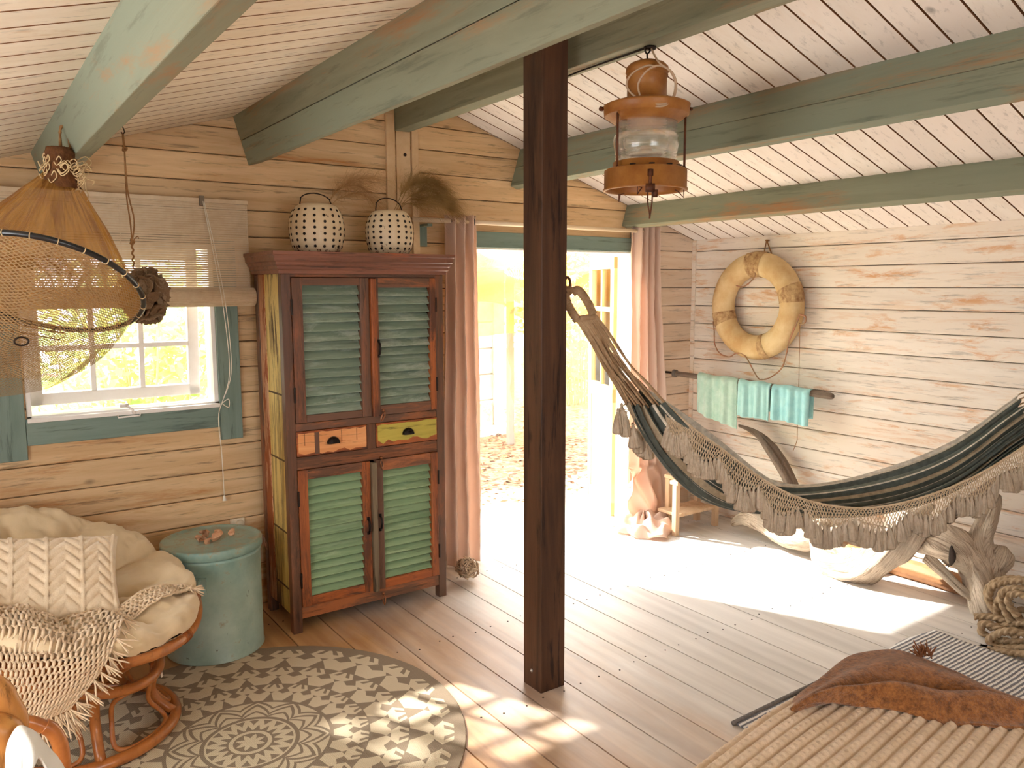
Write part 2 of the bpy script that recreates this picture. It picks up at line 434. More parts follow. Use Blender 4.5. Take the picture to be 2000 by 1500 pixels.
# ceiling: boards run down both slopes
M_TONGUE = plain('bare_tongue', (132, 88, 54), .9)
def slope_boards(name, xa, xb, mat, pitch):
    mb = MB(); y = YN; s = 1 if xb > xa else -1
    while y < YB:
        y1 = min(y+pitch, YB+.02)-(.0045 if s > 0 else .005)
        za, zb = roof(xa), roof(xb)
        nx = SR if s > 0 else -SL
        q = []
        for (dz, ins) in ((0, .002), (.02, 0)):
            for (X, Z, Y) in ((xa, za, y+ins), (xb, zb, y+ins), (xb, zb, y1-ins), (xa, za, y1-ins)): q.append((X, Y, Z+dz))
        mb.hexa(q)
        mb.mi[-4] = mb.mi[-2] = 1; y += pitch      # unpainted tongues show in the joints
    za, zb = roof(xa), roof(xb)
    mb.hexa([(xa, YN, za+.021), (xb, YN, zb+.021), (xb, YB+.3, zb+.021), (xa, YB+.3, za+.021), (xa, YN, za+.09), (xb, YN, zb+.09), (xb, YB+.3, zb+.09), (xa, YB+.3, za+.09)], 1)
    return struct(mb.build(name, [mat, M_TONGUE]))
slope_boards('ceiling', RX, XR+.02, M_CEILR, .118)
slope_boards('ceiling', RX-.001, XL-.02, M_CEILL, .118)
# beams
def beam(label, xt, h, n, wd=.058, boards=1):
    s = SR if xt > RX else -SL
    nn = Vector((-s, 0, -1)).normalized() if xt > RX else Vector((SL, 0, -1)).normalized()
    al = Vector((1, 0, -s)).normalized() if xt > RX else Vector((1, 0, SL)).normalized()
    p = Vector((xt, 0, roof(xt)+.004)); mb = MB()
    for k in range(boards):
        a = p + nn*(h*k/boards + (.001 if k else 0)); b = p + nn*(h*(k+1)/boards - (.001 if k < boards-1 else 0))
        q = []
        for base in (b, a):
            for (dx, yy) in ((0, YN), (wd, YN), (wd, YB-.001), (0, YB-.001)):
                v_ = base + al*dx; q.append((v_.x, yy, v_.z))
        mb.hexa(q)
    o = mb.build('ceiling_beam', M_BEAM, bevel=.003)
    return tag(o, label, 'beam', None)
beam('sage green ceiling beam nearest the hanging net, above the window', .31, .147, 1, .07)
beam('deep sage ceiling beam of two stacked boards ending above the cabinet', 1.14, .232, 2, .06, 2)
beam('deep sage ceiling beam of two stacked boards running behind the ship lantern', 2.80, .232, 2, .05, 2)
beam('slim sage ceiling beam ending above the right-hand door curtain', 3.66, .146, 1, .06)
mb = MB(); mb.bx(1.98, 2.065, YN, YB-.001, 2.42, 2.655)
tag(mb.build('ridge_beam', M_BEAM, bevel=.003), 'sage ridge beam with orange worn patches, carrying the ship lantern', 'beam')
# post
mb = MB(); mb.bx(1.795, 1.915, 2.36, 2.478, 0, roof(1.795)-.001)
post = tag(mb.build('wooden_post', M_POST, bevel=.004), 'dark brown square timber post standing in the middle of the room', 'post')
m_ = MB(); m_.lathe([(.008, 0), (.007, .003), (.003, .004), (0, .002)], 10, (1.794, 2.42, .075), Matrix.Rotation(-PI/2, 3, 'Y')); sub_of(m_.build('bolt', plain('bright_bolt', (190, 190, 190), .3, .9)), post)
# cover strips on the gable and the small dark hole between them
mb = MB(); mb.bx(1.925, 1.975, YB-.018, YB, 1.70, 2.50); struct(mb.build('trim_1', M_CREAM, bevel=.003))
mb = MB(); mb.bx(2.075, 2.115, YB-.018, YB, 1.70, 2.50); struct(mb.build('trim_2', M_CREAM, bevel=.003))
mb = MB(); mb.bx(1.985, 2.068, YB-.012, YB, 2.05, 2.42); mb.lathe([(.009, 0), (.009, .003), (.0, .003)], 12, (2.035, YB-.0125, 2.30), Matrix.Rotation(PI/2, 3, 'X'), mi=1)
struct(mb.build('trim_3', [M_CREAM, M_DARK], bevel=.002))
mb = MB(); mb.bx(XR-.012, XR, YB-.03, YB, 0, roof(XR)-.002); struct(mb.build('trim_4', M_WALLR))
mb = MB(); mb.bx(3.92, XR, YB-.012, YB-.001, 0, .16); struct(mb.build('baseboard_back', M_WALLBR))

# window with teal boards
mb = MB(); mb.bx(1.015, 1.118, YB-.022, YB, .872, 1.82); struct(mb.build('trim_5', M_TEALV, bevel=.003), 'teal board down the right of the window')
mb = MB(); mb.bx(.085, .218, YB-.022, YB, .875, 1.82); struct(mb.build('trim_6', M_TEALV, bevel=.003), 'teal board down the left of the window')
mb = MB(); mb.bx(.219, 1.014, YB-.020, YB, .935, 1.048); struct(mb.build('trim_7', M_TEAL, bevel=.003), 'teal board under the window')
mb = MB()
for a in ((WIN[0], WIN[0]+.02, WIN[2], WIN[3]), (WIN[1]-.02, WIN[1], WIN[2], WIN[3]), (WIN[0], WIN[1], WIN[2], WIN[2]+.014), (WIN[0], WIN[1], WIN[3]-.02, WIN[3])):
    mb.bx(a[0], a[1], YB-.004, YB+.11, a[2], a[3])
win = struct(mb.build('window_1', M_WHITE, bevel=.002), 'white casement window held open, six panes showing')
# sash, hung at the top and pushed out
RS = Matrix.Rotation(math.radians(5), 3, 'X')
HNG = Vector((0, YB+.07, WIN[3]-.02))
sx0, sx1, sz0 = WIN[0]+.022, WIN[1]-.055, -.695
def sash_box(mb, x0, x1, z0, z1, t=.034):
    q = []
    for z in (z0, z1):
        for (x_, y_) in ((x0, -t/2), (x1, -t/2), (x1, t/2), (x0, t/2)):
            q.append(HNG + RS @ Vector((0, y_, z)) + Vector((x_, 0, 0)))
    mb.hexa(q)
mb = MB(); rw = .05
sash_box(mb, sx0, sx0+rw, sz0, 0); sash_box(mb, sx1-rw, sx1, sz0, 0); sash_box(mb, sx0, sx1, sz0, sz0+.052); sash_box(mb, sx0, sx1, -rw, 0)
cw = (sx1-sx0-2*rw)/3; chh = (-sz0-.102)/3
for k in (1, 2): sash_box(mb, sx0+rw+cw*k-.011, sx0+rw+cw*k+.011, sz0+.02, -.02, .028)
for k in (1, 2): sash_box(mb, sx0+.02, sx1-.02, sz0+.052+chh*k-.011, sz0+.052+chh*k+.011, .028)
sash = mb.build('window_sash', M_WHITE, win, bevel=.003)
mb = MB(); sash_box(mb, sx0+.03, sx1-.03, sz0+.03, -.03, .004); sub_of(mb.build('window_pane', M_GLASS), sash)
mb = MB(); mb.bx(WIN[0]-.0, WIN[1], YB-.03, YB+.12, WIN[2]-.012, WIN[2]+.006)
mb.build('window_sill', M_WHITE, win, bevel=.002)
mb = MB(); mb.box((.60, YB-.012, WIN[2]+.03), (.035, .03, .014)); mb.tube([(.61, YB-.02, WIN[2]+.03), (.63, YB-.035, WIN[2]+.012), (.635, YB-.035, WIN[2]-.01)], .006, 8)
mb.tube([(.57, YB-.03, WIN[2]-.008), (.57, YB-.034, WIN[2]-.02), (.66, YB-.034, WIN[2]-.018), (.66, YB-.03, WIN[2]-.006)], .0045, 6)
mb.build('window_stay', M_WHITE, win, smooth=True)

# door: teal head board, open leaf outside
mb = MB(); mb.bx(2.36, 3.715, YB-.022, YB, 1.825, 1.915); struct(mb.build('trim_8', M_TEAL, bevel=.003), 'pale teal board over the doorway')
mb = MB(); mb.bx(2.36, 2.405, YB-.01, YB+.12, 0, 1.825); mb.bx(3.695, 3.72, YB-.01, YB+.12, 0, 1.825)
mb.bx(2.405, 3.70, YB+.0, YB+.12, 1.815, 1.84); mb.bx(2.40, 3.70, YB+.02, YB+.16, -.04, -.001)
struct(mb.build('trim_9', M_WHITE, bevel=.002))
hinge = Vector((3.69, YB+.12, 0)); dirv = (Vector((4.02, 4.72, 0))-hinge).normalized(); nrm = Vector((-dirv.y, dirv.x, 0))
def leaf_box(mb, a0, a1, z0, z1, t=.04, mi=0):
    q = []
    for z in (z0, z1):
        for (a, n_) in ((a0, -t/2), (a1, -t/2), (a1, t/2), (a0, t/2)): q.append(hinge+dirv*a+nrm*n_+Vector((0, 0, z)))
    mb.hexa(q, mi)
DW = .62; mb = MB()
leaf_box(mb, 0, .08, .0, 1.80); leaf_box(mb, DW-.08, DW, .0, 1.80); leaf_box(mb, 0, DW, 1.72, 1.80); leaf_box(mb, 0, DW, .80, .90); leaf_box(mb, 0, DW, 0, .1)
leaf_box(mb, DW/2-.018, DW/2+.018, .9, 1.72, .03)
for z in (1.16, 1.44): leaf_box(mb, .06, DW-.06, z-.016, z+.016, .03)
M_DOOR = plain('cream_door_paint', (232, 204, 140), .5, var=(224, 192, 122), scale=4)
leaf = struct(mb.build('door_1', M_DOOR, bevel=.003), 'pale glazed door leaf standing open outside')
mb = MB(); leaf_box(mb, .07, DW-.07, .09, .81, .02); mb.build('door_panel', M_WHITE, leaf)
mb = MB(); leaf_box(mb, .07, DW-.07, .89, 1.73, .004); mb.build('door_pane', M_GLASS, leaf)

# ------------------------------------------------------------------ cabinet
M_CABD = wood('cabinet_dark_reddish', (112, 74, 52), (68, 44, 32), 2, wear=(150, 88, 54), wear_lo=.53, wear_hi=.66, wear_scale=1.6, var=.08, crack=.7, coarse=5, knots=False, rough=.4, bump=.5, tint=(104, 76, 60), spec=.5)
M_CABH = wood('cabinet_dark_reddish_rail', (120, 78, 54), (74, 48, 34), 0, wear=(164, 98, 58), wear_lo=.52, wear_hi=.63, wear_scale=1.8, var=.06, crack=.7, coarse=5, knots=False, rough=.4, bump=.5, tint=(106, 76, 60), spec=.5)
M_CABO = wood('cabinet_orange_stile', (182, 102, 50), (122, 62, 32), 2, wear=(88, 52, 36), wear_lo=.50, wear_hi=.58, wear_scale=2, var=.06, crack=.7, coarse=5, knots=False, rough=.4, bump=.5, spec=.5)
M_CABOH = wood('cabinet_orange_rail', (188, 104, 50), (130, 66, 34), 0, wear=(92, 54, 38), wear_lo=.51, wear_hi=.6, wear_scale=2, var=.06, crack=.7, coarse=5, knots=False, rough=.4, bump=.5, spec=.5)
M_CORN = wood('cabinet_cornice', (146, 96, 76), (98, 62, 46), 0, crack=.7, coarse=5, knots=False, rough=.38, bump=.5, spec=.5, wear=(170, 84, 40), wear_lo=.6, wear_hi=.7, wear_scale=1.5)
M_YEL = wood('cabinet_yellow_side', (226, 196, 116), (196, 156, 74), 2, wear=(84, 56, 30), wear_lo=.525, wear_hi=.56, wear_scale=2.4, crack=.9, coarse=4, knots=False, rough=.45, bump=.7, tint=(226, 206, 138), scale2=9, var=.04)
M_PINKW = wood('cabinet_side_pale_strip', (214, 170, 134), (190, 140, 100), 2, wear=(150, 74, 30), wear_lo=.5, wear_hi=.53, wear_scale=1.4, crack=.5, knots=False, rough=.45)
M_LOUV = wood('louvre_green_grey', (140, 156, 136), (110, 128, 110), 0, wear=(172, 182, 166), wear_lo=.52, wear_hi=.64, wear_scale=2.6, var=.09, crack=.35, coarse=5, knots=False, rough=.5)
M_LOUVG = wood('louvre_green', (148, 172, 132), (120, 148, 110), 0, wear=(170, 190, 152), wear_lo=.55, wear_hi=.68, wear_scale=2, var=.07, crack=.35, coarse=5, knots=False, rough=.5)
M_GREYB = wood('batten_grey', (132, 116, 92), (96, 82, 64), 2, crack=.8, coarse=6, knots=False)
M_DRAWL = wood('drawer_peach', (232, 170, 116), (208, 134, 78), 0, wear=(176, 92, 46), wear_lo=.58, wear_hi=.64, wear_scale=2.2, crack=.8, coarse=4, knots=False, bump=.5)
M_DRAWY = wood('drawer_olive_yellow', (196, 178, 84), (160, 150, 64), 0, wear=(198, 112, 56), wear_lo=.62, wear_hi=.66, wear_scale=2.2, crack=.8, coarse=4, knots=False, bump=.5)
M_PULL = plain('blackened_iron_pull', (40, 34, 32), .4, .8)
cx0, cx1, cy0, cy1, ch = 1.187, 2.005, 3.45, 3.825, 1.66
cab = thing('cabinet', 'tall reclaimed-wood cabinet with four green louvred doors and two drawers', 'cabinet', (1.6, 3.63, 0))
LEGW = .044
for (lx, ly) in ((cx0, cy0), (cx1-LEGW, cy0), (cx0, cy1-LEGW), (cx1-LEGW, cy1-LEGW)):
    b = MB(); b.bx(lx, lx+LEGW, ly, ly+LEGW, 0, ch); b.build('leg', M_CABD, cab, bevel=.003)
b = MB()
for (q0, q1) in ((1.645, ch), (.95, .985), (.772, .83), (.065, .122)):
    b = MB(); b.bx(cx0+LEGW, cx1-LEGW, cy0+.004, cy0+.03, q0, q1); b.build('front_rail', M_CABH, cab, bevel=.002)
b = MB(); b.bx(1.578, 1.624, cy0+.002, cy0+.03, .83, .95); b.build('drawer_divider', M_CABD, cab, bevel=.002)
b = MB(); b.bx(cx0+.03, cx1-.01, cy0+.05, cy1-.012, .07, ch-.002); b.build('carcass', plain('cabinet_inside', (40, 24, 16), .8), cab)
b = MB()
b.bx(cx0+.006, cx0+.028, cy0+LEGW+.07*0, cy1-LEGW-.085, .08, ch-.0)
b.build('side_panel', M_YEL, cab, bevel=.002)
b = MB(); b.bx(cx0+.004, cx0+.028, cy1-LEGW-.084, cy1-LEGW, .08, ch); b.build('side_panel', M_PINKW, cab, bevel=.003)['label'] = 'pale worn strip at the back of the side'
b = MB(); b.bx(cx1-.03, cx1-.006, cy0+LEGW, cy1-LEGW, .08, ch); b.build('side_panel', M_CABD, cab)
M_NODE = plain('side_node_dark', (104, 80, 44), .6, var=(66, 44, 24), scale=40)
for z in (1.115, .81, .47, .2):   # bamboo-like nodes across the yellow side
    b = MB(); b.bx(cx0+.004, cx0+.01, cy0+LEGW, cy1-.135, z-.004, z+.005); b.build('side_batten', M_NODE, cab, bevel=.002)
# cornice with mouldings, extruded round front and sides
prof = [(0, 1.66), (.012, 1.66), (.014, 1.675), (.022, 1.68), (.022, 1.693), (.029, 1.698), (.03, 1.71), (.038, 1.716), (.04, 1.738), (.046, 1.742), (.046, 1.757), (0, 1.757)]
b = MB(); n = len(prof); vs_ = []
for (X, Y, sx, sy) in ((cx0, cy1, -1, 0), (cx0, cy0, -1, -1), (cx1, cy0, 1, -1), (cx1, cy1, 1, 0)):
    for (o_, z) in prof: vs_.append((X+sx*o_, Y+sy*o_, z))
fs_ = []
for k in range(3):
    for i in range(n):
        j = (i+1) % n; fs_.append((k*n+i, k*n+j, (k+1)*n+j, (k+1)*n+i))
fs_.append(tuple(range(n))); fs_.append(tuple(reversed(range(3*n, 4*n))))
b.add(vs_, fs_); b.bx(cx0+.0, cx1, cy0, cy1-.001, 1.66, 1.756)
b.build('cornice', M_CORN, cab)
def louvre_door(x0, x1, z0, z1, lx0, lx1, lz0, lz1, nsl, ml, ms, mr, hinge_left, mrt=None, mrb=None):
    d = MB()
    d.bx(x0, lx0, cy0-.006, cy0+.022, z0, z1, 0 if hinge_left else 1)
    d.bx(lx1, x1, cy0-.006, cy0+.022, z0, z1, 1 if hinge_left else 0)
    d.bx(lx0, lx1, cy0-.004, cy0+.020, lz1, z1, 2); d.bx(lx0, lx1, cy0-.004, cy0+.020, z0, lz0, 3)
    o = d.build('door', [ms, mr, mrt or M_CABH, mrb or M_CABH], cab, bevel=.0025)
    s = MB(); p_ = (lz1-lz0)/nsl; random.seed(nsl)
    for k in range(nsl):
        zc = lz0+p_*(k+.5); tl = .62 + random.uniform(-.07, .07)
        R_ = Matrix.Rotation(-tl*1.1, 3, 'X')
        s.box(((lx0+lx1)/2, cy0+.020, zc+random.uniform(-.0015, .0015)), (lx1-lx0+.004, .006, p_*1.24), R_ @ Matrix.Rotation(random.uniform(-.006, .006), 3, 'Y'))
    so = s.build('louvre_panel', ml, o, bevel=.0015)
    for hz in (z0+.13, z1-.13):
        h = MB(); hx = x0-.002 if hinge_left else x1+.002
        h.lathe([(.005, -.035), (.005, .035)], 10, (hx, cy0-.006, hz)); h.build('hinge', M_IRON, o, smooth=False)
    return o
d1 = louvre_door(1.232, 1.603, .988, 1.643, 1.281, 1.557, 1.022, 1.608, 14, M_LOUV, M_CABD, M_CABD, True)
d2 = louvre_door(1.636, 1.960, .988, 1.643, 1.650, 1.928, 1.035, 1.597, 14, M_LOUV, M_CABO, M_CABD, False)
d3 = louvre_door(1.232, 1.588, .122, .770, 1.277, 1.547, .166, .725, 14, M_LOUVG, M_CABO, M_CABO, True, M_CABH, M_CABOH)
d4 = louvre_door(1.617, 1.960, .122, .770, 1.655, 1.921, .168, .716, 14, M_LOUVG, M_CABO, M_CABD, False, M_CABH, M_CABOH)
b = MB(); b.bx(1.605, 1.634, cy0-.022, cy0+.01, .985, 1.64); b.build('door_batten', M_CABO, d1, bevel=.003)
b = MB(); b.bx(1.590, 1.616, cy0-.022, cy0+.01, .118, .762); b.build('door_batten', M_GREYB, d3, bevel=.003)
def pull(door, x, z):
    h = MB(); h.tube([(x, cy0-.006, z+.034), (x, cy0-.022, z+.024), (x, cy0-.027, z), (x, cy0-.022, z-.024), (x, cy0-.006, z-.034)], [.004, .0055, .006, .0055, .004], 8)
    h.box((x, cy0-.007, z+.036), (.014, .004, .014)); h.box((x, cy0-.007, z-.036), (.014, .004, .014))
    h.build('handle', M_PULL, door, smooth=True)
pull(d2, 1.645, 1.31); pull(d3, 1.570, .455); pull(d4, 1.634, .46)
def latch(parent, x, z, tilt):
    h = MB(); R_ = Matrix.Rotation(tilt, 3, 'Y')
    pts = [Vector((0, 0, .012)), Vector((.007, -.003, -.005)), Vector((.005, -.004, -.026)), Vector((0, -.005, -.04)), Vector((-.005, -.004, -.026)), Vector((-.007, -.003, -.005))]
    h.tube([R_ @ p + Vector((x, cy0-.013, z)) for p in pts], .0035, 7, closed=True)
    h.lathe([(.007, 0), (.007, .008), (.003, .011), (0, .011)], 10, (x, cy0-.004, z+.016), Matrix.Rotation(PI/2, 3, 'X'))
    h.build('latch', plain('copper_latch', (150, 100, 70), .35, .8), parent, smooth=True)
latch(cab, 1.662, .995, .5); latch(cab, 1.645, .765, 0); latch(cab, 1.640, .082, 0)
def drawer(x0, x1, z0, z1, mat, mback, seed):
    d = MB(); d.bx(x0, x1, cy0-.002, cy0+.03, z0, z1)
    o = d.build('drawer', mback, cab, bevel=.002)
    # ragged painted face plate
    random.seed(seed); top, bot = [], []
    K = 12
    for k in range(K+1):
        x_ = lerp(x0+.006, x1-.006, k/K)
        top.append((x_, z1-.004-random.uniform(0, .007))); bot.append((x_, z0+.004+random.uniform(0, .02)*(1 if seed == 2 else .8)))
    if seed == 2: bot = [(x_, z+.014*(.4+.6*math.sin(x_*40)**2)) for x_, z in bot]
    ring = bot+top[::-1]; n_ = len(ring); v_ = [(x_, cy0-.007, z) for x_, z in ring]+[(x_, cy0-.001, z) for x_, z in ring]
    f_ = [(k, k+1, n_-2-k, n_-1-k) for k in range(K)]
    f_ += [(j, i, n_+i, n_+j) for i, j in ((i, (i+1) % n_) for i in range(n_))]
    e = MB(); e.add(v_, f_); fp = e.build('drawer_front', mat, o)
    if seed == 1:
        for (a_, w_, m_) in ((.24, .022, M_CABD), (.62, .002, M_DARK), (.10, .0015, M_DARK), (.84, .0015, M_DARK)):
            e = MB(); xx = lerp(x0, x1, a_); e.bx(xx, xx+w_, cy0-.0085, cy0-.006, z0+.006 if w_ > .01 else z0+.05, z1-.008); e.build('painted_strip', m_, o)
    h = MB(); xc = (x0+x1)/2; zc = (z0+z1)/2+.004
    def cup(u, v):
        a = PI*u; r = .031
        e_ = math.sin(v*PI/2)
        return (xc+r*math.cos(a)*(1-.35*(1-math.cos(v*PI/2))), cy0-.007-.020*e_, zc-.014+r*math.sin(a)*(1-.35*(1-math.cos(v*PI/2))))
    h.grid(cup, 18, 5)
    # front skin of the cup
    cs = [cup(k/18, 1) for k in range(19)]; h.add(cs, [tuple(range(19))])
    h.build('handle', M_PULL, o, smooth=True, solid=.0015)
drawer(1.232, 1.576, .834, .948, M_DRAWL, M_CABOH, 1); drawer(1.626, 1.960, .834, .948, M_DRAWY, M_CABOH, 2)

# ------------------------------------------------------------------ ceramic lanterns on the cabinet
M_CER = plain('cream_ceramic', (226, 206, 172), .4, var=(216, 192, 154), scale=6, spec=.5)
def cer_mat():
    m, nt, b = newmat('cream_ceramic_chipped'); v = coords(nt)
    col = ramp(nt, noise_n(nt, v, 5, 4), [(.35, (214, 190, 152)), (.65, (230, 212, 180))])
    sep = N(nt, 'ShaderNodeSeparateXYZ'); nt.links.new(v, sep.inputs[0])
    low = math_n(nt, 'MULTIPLY', math_n(nt, 'SUBTRACT', 1.815, sep.outputs[2]), 3., True)
    f = ramp(nt, math_n(nt, 'ADD', noise_n(nt, v, 34, 6, .7), low), [(.66, W0), (.69, W1)])
    nt.links.new(mixc(nt, f, col, (96, 62, 46)), b.inputs['Base Color']); b.inputs['Roughness'].default_value = .35
    return m
M_CER = cer_mat(); M_HOLE = plain('hole_dark', (34, 24, 18), .9)
def ceramic(cx, cy, z0, R_, H, seed, label):
    t = thing('ceramic_lantern', label, 'lantern', (cx, cy, z0), 'perforated ceramic lanterns on the cabinet')
    prof = [(0, .0), (.72, .0), (.80, .03), (.90, .14), (.98, .34), (1.0, .52), (.97, .68), (.88, .84), (.76, .94), (.64, .985), (.56, 1.0), (.54, .985), (.60, .95), (.74, .86)]
    rad_at = lambda h: interp([(hh, rr) for rr, hh in prof[1:11]], h)
    b = MB(); b.lathe([(r*R_, h*H+z0) for r, h in prof], 48, (cx, cy, 0), rf=lambda a, h: 1+.012*math.cos(11*a+1.6)+.006*math.sin(3*a+seed))
    body = b.build('body', M_CER, t, smooth=True)
    b = MB(); nc = 17
    for k in range(nc):
        for j in range(7):
            a = 2*PI*(k+.5)/nc+random.uniform(-.012, .012); hh = .13+j*.122+random.uniform(-.004, .004)
            r = rad_at(hh)*R_*(1+.012*math.cos(11*a+1.6)+.006*math.sin(3*a+seed))
            dr = (rad_at(hh+.03)-rad_at(hh-.03))*R_/(.06*H)
            nrm_ = Vector((math.cos(a), math.sin(a), -dr)).normalized(); p = Vector((cx+r*math.cos(a), cy+r*math.sin(a), z0+hh*H))
            q = nrm_.to_track_quat('Z', 'Y').to_matrix()
            b.lathe([(.0072, -.004), (.0068, .0014), (.0, .0004)], 10, p, q)
    b.build('perforations', M_HOLE, body)['kind'] = 'stuff'
    b = MB(); w_ = .62*R_
    hs = [Vector((cx+w_*math.cos(PI*i/16)*(1.08 if 2 < i < 14 else 1), cy+.02*math.sin(i/16*PI), z0+.93*H+(.066 if seed == 1 else .080)*math.sin(PI*i/16)**.8*(H/.22))) for i in range(17)]
    b.tube(hs, .0028, 7); b.build('handle', M_IRON, t, smooth=True)
ceramic(1.42, 3.60, 1.757, .126, .226, 1, 'cream perforated ceramic lantern with wire handle, left of the two on the cabinet')
ceramic(1.795, 3.60, 1.757, .117, .215, 2, 'cream perforated ceramic lantern on the cabinet next to the curtain')
# pampas plumes lying behind the lanterns
def pampas(name, label, base, paths, nst, mat, spread, ln):
    t = thing(name, label, 'dried grass', base, None)
    stb = MB(); fb = MB(); random.seed(int(base[0]*100))
    for path in paths:
        c = spline(path, 8); stb.tube(c, .0016, 5)
        L = len(c)
        for k in range(nst):
            u = random.random()**.8; i = int((.35+.65*u)*(L-1)); p = c[i]
            d = (c[min(i+1, L-1)]-c[max(i-1, 0)]).normalized()
            out = Vector((random.gauss(0, 1), random.gauss(0, 1)*.6, random.gauss(0, 1)))*spread
            q = p + out*.25; ln_ = ln*random.uniform(.5, 1.15)
            dr = (d+out*1.2+Vector((0, 0, .15))).normalized()
            pts = [p, p+dr*ln_*.35+out*.1, p+dr*ln_*.7+out*.12-Vector((0, 0, ln_*.08)), p+dr*ln_+out*.1-Vector((0, 0, ln_*.3))]
            # thin plume hair as a narrow three-sided sliver
            side = Vector((random.gauss(0, 1), random.gauss(0, 1), random.gauss(0, 1))).normalized()*.0007
            o_ = len(fb.v)
            for j, q_ in enumerate(pts):
                kk = 1-.25*j; fb.v += [q_-side*kk, q_+side*kk]
            for j in range(3): fb.f.append((o_+2*j, o_+2*j+1, o_+2*j+3, o_+2*j+2)); fb.mi.append(0)
    stb.build('stem', mat, t); fb.build('plume', mat, t, smooth=True)['kind'] = 'stuff'
M_PAM = plain('pampas_straw', (204, 166, 118), .9, var=(172, 132, 88), scale=9, trans=.3)
M_PAMD = plain('pampas_olive_straw', (184, 152, 100), .9, var=(136, 104, 62), scale=9, trans=.3)
pb_ = P(635, 425, 1, 3.70); 
def PP(l, y): return [P(a, b_, 1, y) for a, b_ in l]
pampas('pampas_grass', 'thin sheaf of pale pampas plumes behind the left ceramic lantern', (1.45, 3.7, 1.76),
       [[Vector((1.40, 3.70, 1.764))]+PP(q, 3.72) for q in ([(640, 400), (670, 365), (700, 350), (740, 350)], [(645, 405), (670, 385), (700, 378), (725, 390)], [(640, 400), (660, 370), (690, 362), (715, 370)])], 260, M_PAM, .16, .11)
pampas('pampas_grass', 'thick brown-green bunch of pampas plumes behind the right ceramic lantern', (1.85, 3.7, 1.76),
       [[Vector((1.76, 3.70, 1.764))]+PP(q, 3.72) for q in ([(780, 400), (800, 365), (830, 352), (868, 372)], [(785, 400), (810, 380), (840, 372), (872, 392)], [(785, 405), (815, 400), (850, 400), (885, 412)], [(775, 400), (790, 370), (815, 357), (850, 360)], [(785, 402), (820, 390), (855, 388), (880, 402)])], 620, M_PAMD, .15, .12)

# ------------------------------------------------------------------ teal metal drum with shells
def drum_mat():
    m, nt, b = newmat('teal_enamel_worn'); v = coords(nt)
    col = ramp(nt, noise_n(nt, v, 4, 5), [(.35, (118, 146, 134)), (.68, (170, 190, 176))])
    f = ramp(nt, noise_n(nt, coords(nt, (1, 1, .6)), 30, 7, .75), [(.635, W0), (.67, W1)])
    col = mixc(nt, f, col, (70, 68, 54))
    sep = N(nt, 'ShaderNodeSeparateXYZ'); nt.links.new(v, sep.inputs[0])
    e = math_n(nt, 'MULTIPLY', math_n(nt, 'SUBTRACT', sep.outputs[2], .47), 4., True)
    f2 = ramp(nt, math_n(nt, 'ADD', noise_n(nt, v, 16, 6, .7), e), [(.60, W0), (.68, W1)])
    col = mixc(nt, math_n(nt, 'MULTIPLY', f2, .6), col, (150, 128, 90))
    nt.links.new(col, b.inputs['Base Color']); b.inputs['Roughness'].default_value = .38; b.inputs['Specular IOR Level'].default_value = .5
    bp = N(nt, 'ShaderNodeBump'); bp.inputs['Strength'].default_value = .25; bp.inputs['Distance'].default_value = .01
    nt.links.new(noise_n(nt, v, 9, 3), bp.inputs['Height']); nt.links.new(bp.outputs[0], b.inputs['Normal'])
    return m
M_DRUM = drum_mat(); DX, DY, DR, DH = .862, 3.535, .207, .50
dr = thing('metal_drum', 'round pale teal metal drum with a lid, chipped paint, beside the cabinet', 'drum', (DX, DY, 0))
b = MB(); b.lathe([(0, .0125), (DR-.008, .0125), (DR-.002, .0095), (DR, .0115), (DR, .012), (DR-.004, .018), (DR-.004, DH-.06), (DR-.001, DH-.055), (DR-.001, DH-.04), (0, DH-.04)], 64, (DX, DY, 0), rf=lambda a, h: 1+.003*math.sin(3*a+h*9))
b.build('body', M_DRUM, dr, smooth=True, angle=.5)
b = MB(); b.lathe([(DR+.001, DH-.038), (DR+.006, DH-.034), (DR+.006, DH-.004), (DR+.003, DH+.002), (DR-.006, DH+.003), (DR-.012, DH-.003), (DR-.03, DH-.004), (0, DH+.004)], 64, (DX, DY, 0))
lid = b.build('lid', M_DRUM, dr, smooth=True)
b = MB(); a0 = math.radians(-118)
hc = Vector((DX+DR*math.cos(a0), DY+DR*math.sin(a0), .36)); hn = Vector((math.cos(a0), math.sin(a0), 0)); ht = Vector((-hn.y, hn.x, 0))
b.tube([hc+Vector((0, 0, .028)), hc+hn*.026+Vector((0, 0, .028)), hc+hn*.032, hc+hn*.026-Vector((0, 0, .028)), hc-Vector((0, 0, .028))], .0045, 7)
b.box(hc+Vector((0, 0, .0)), (.012, .05, .07), Matrix.Rotation(a0, 3, 'Z')); b.build('handle', M_DRUM, dr)
b = MB(); a1 = math.radians(-14); cc = Vector((DX+(DR+.008)*math.cos(a1), DY+(DR+.008)*math.sin(a1), DH-.03))
b.box(cc, (.008, .02, .05), Matrix.Rotation(a1, 3, 'Z')); b.tube([cc+Vector((.006, 0, .01)), cc+Vector((.018, .008, -.02)), cc+Vector((.014, 0, -.05)), cc+Vector((.008, -.008, -.03))], .003, 7, closed=True)
b.build('clasp', plain('rusty_steel', (120, 100, 84), .45, .7, var=(120, 70, 40), scale=30), dr)
M_SHELL = plain('shell_pink_beige', (222, 178, 140), .5, var=(190, 136, 100), scale=25, bump=.3)
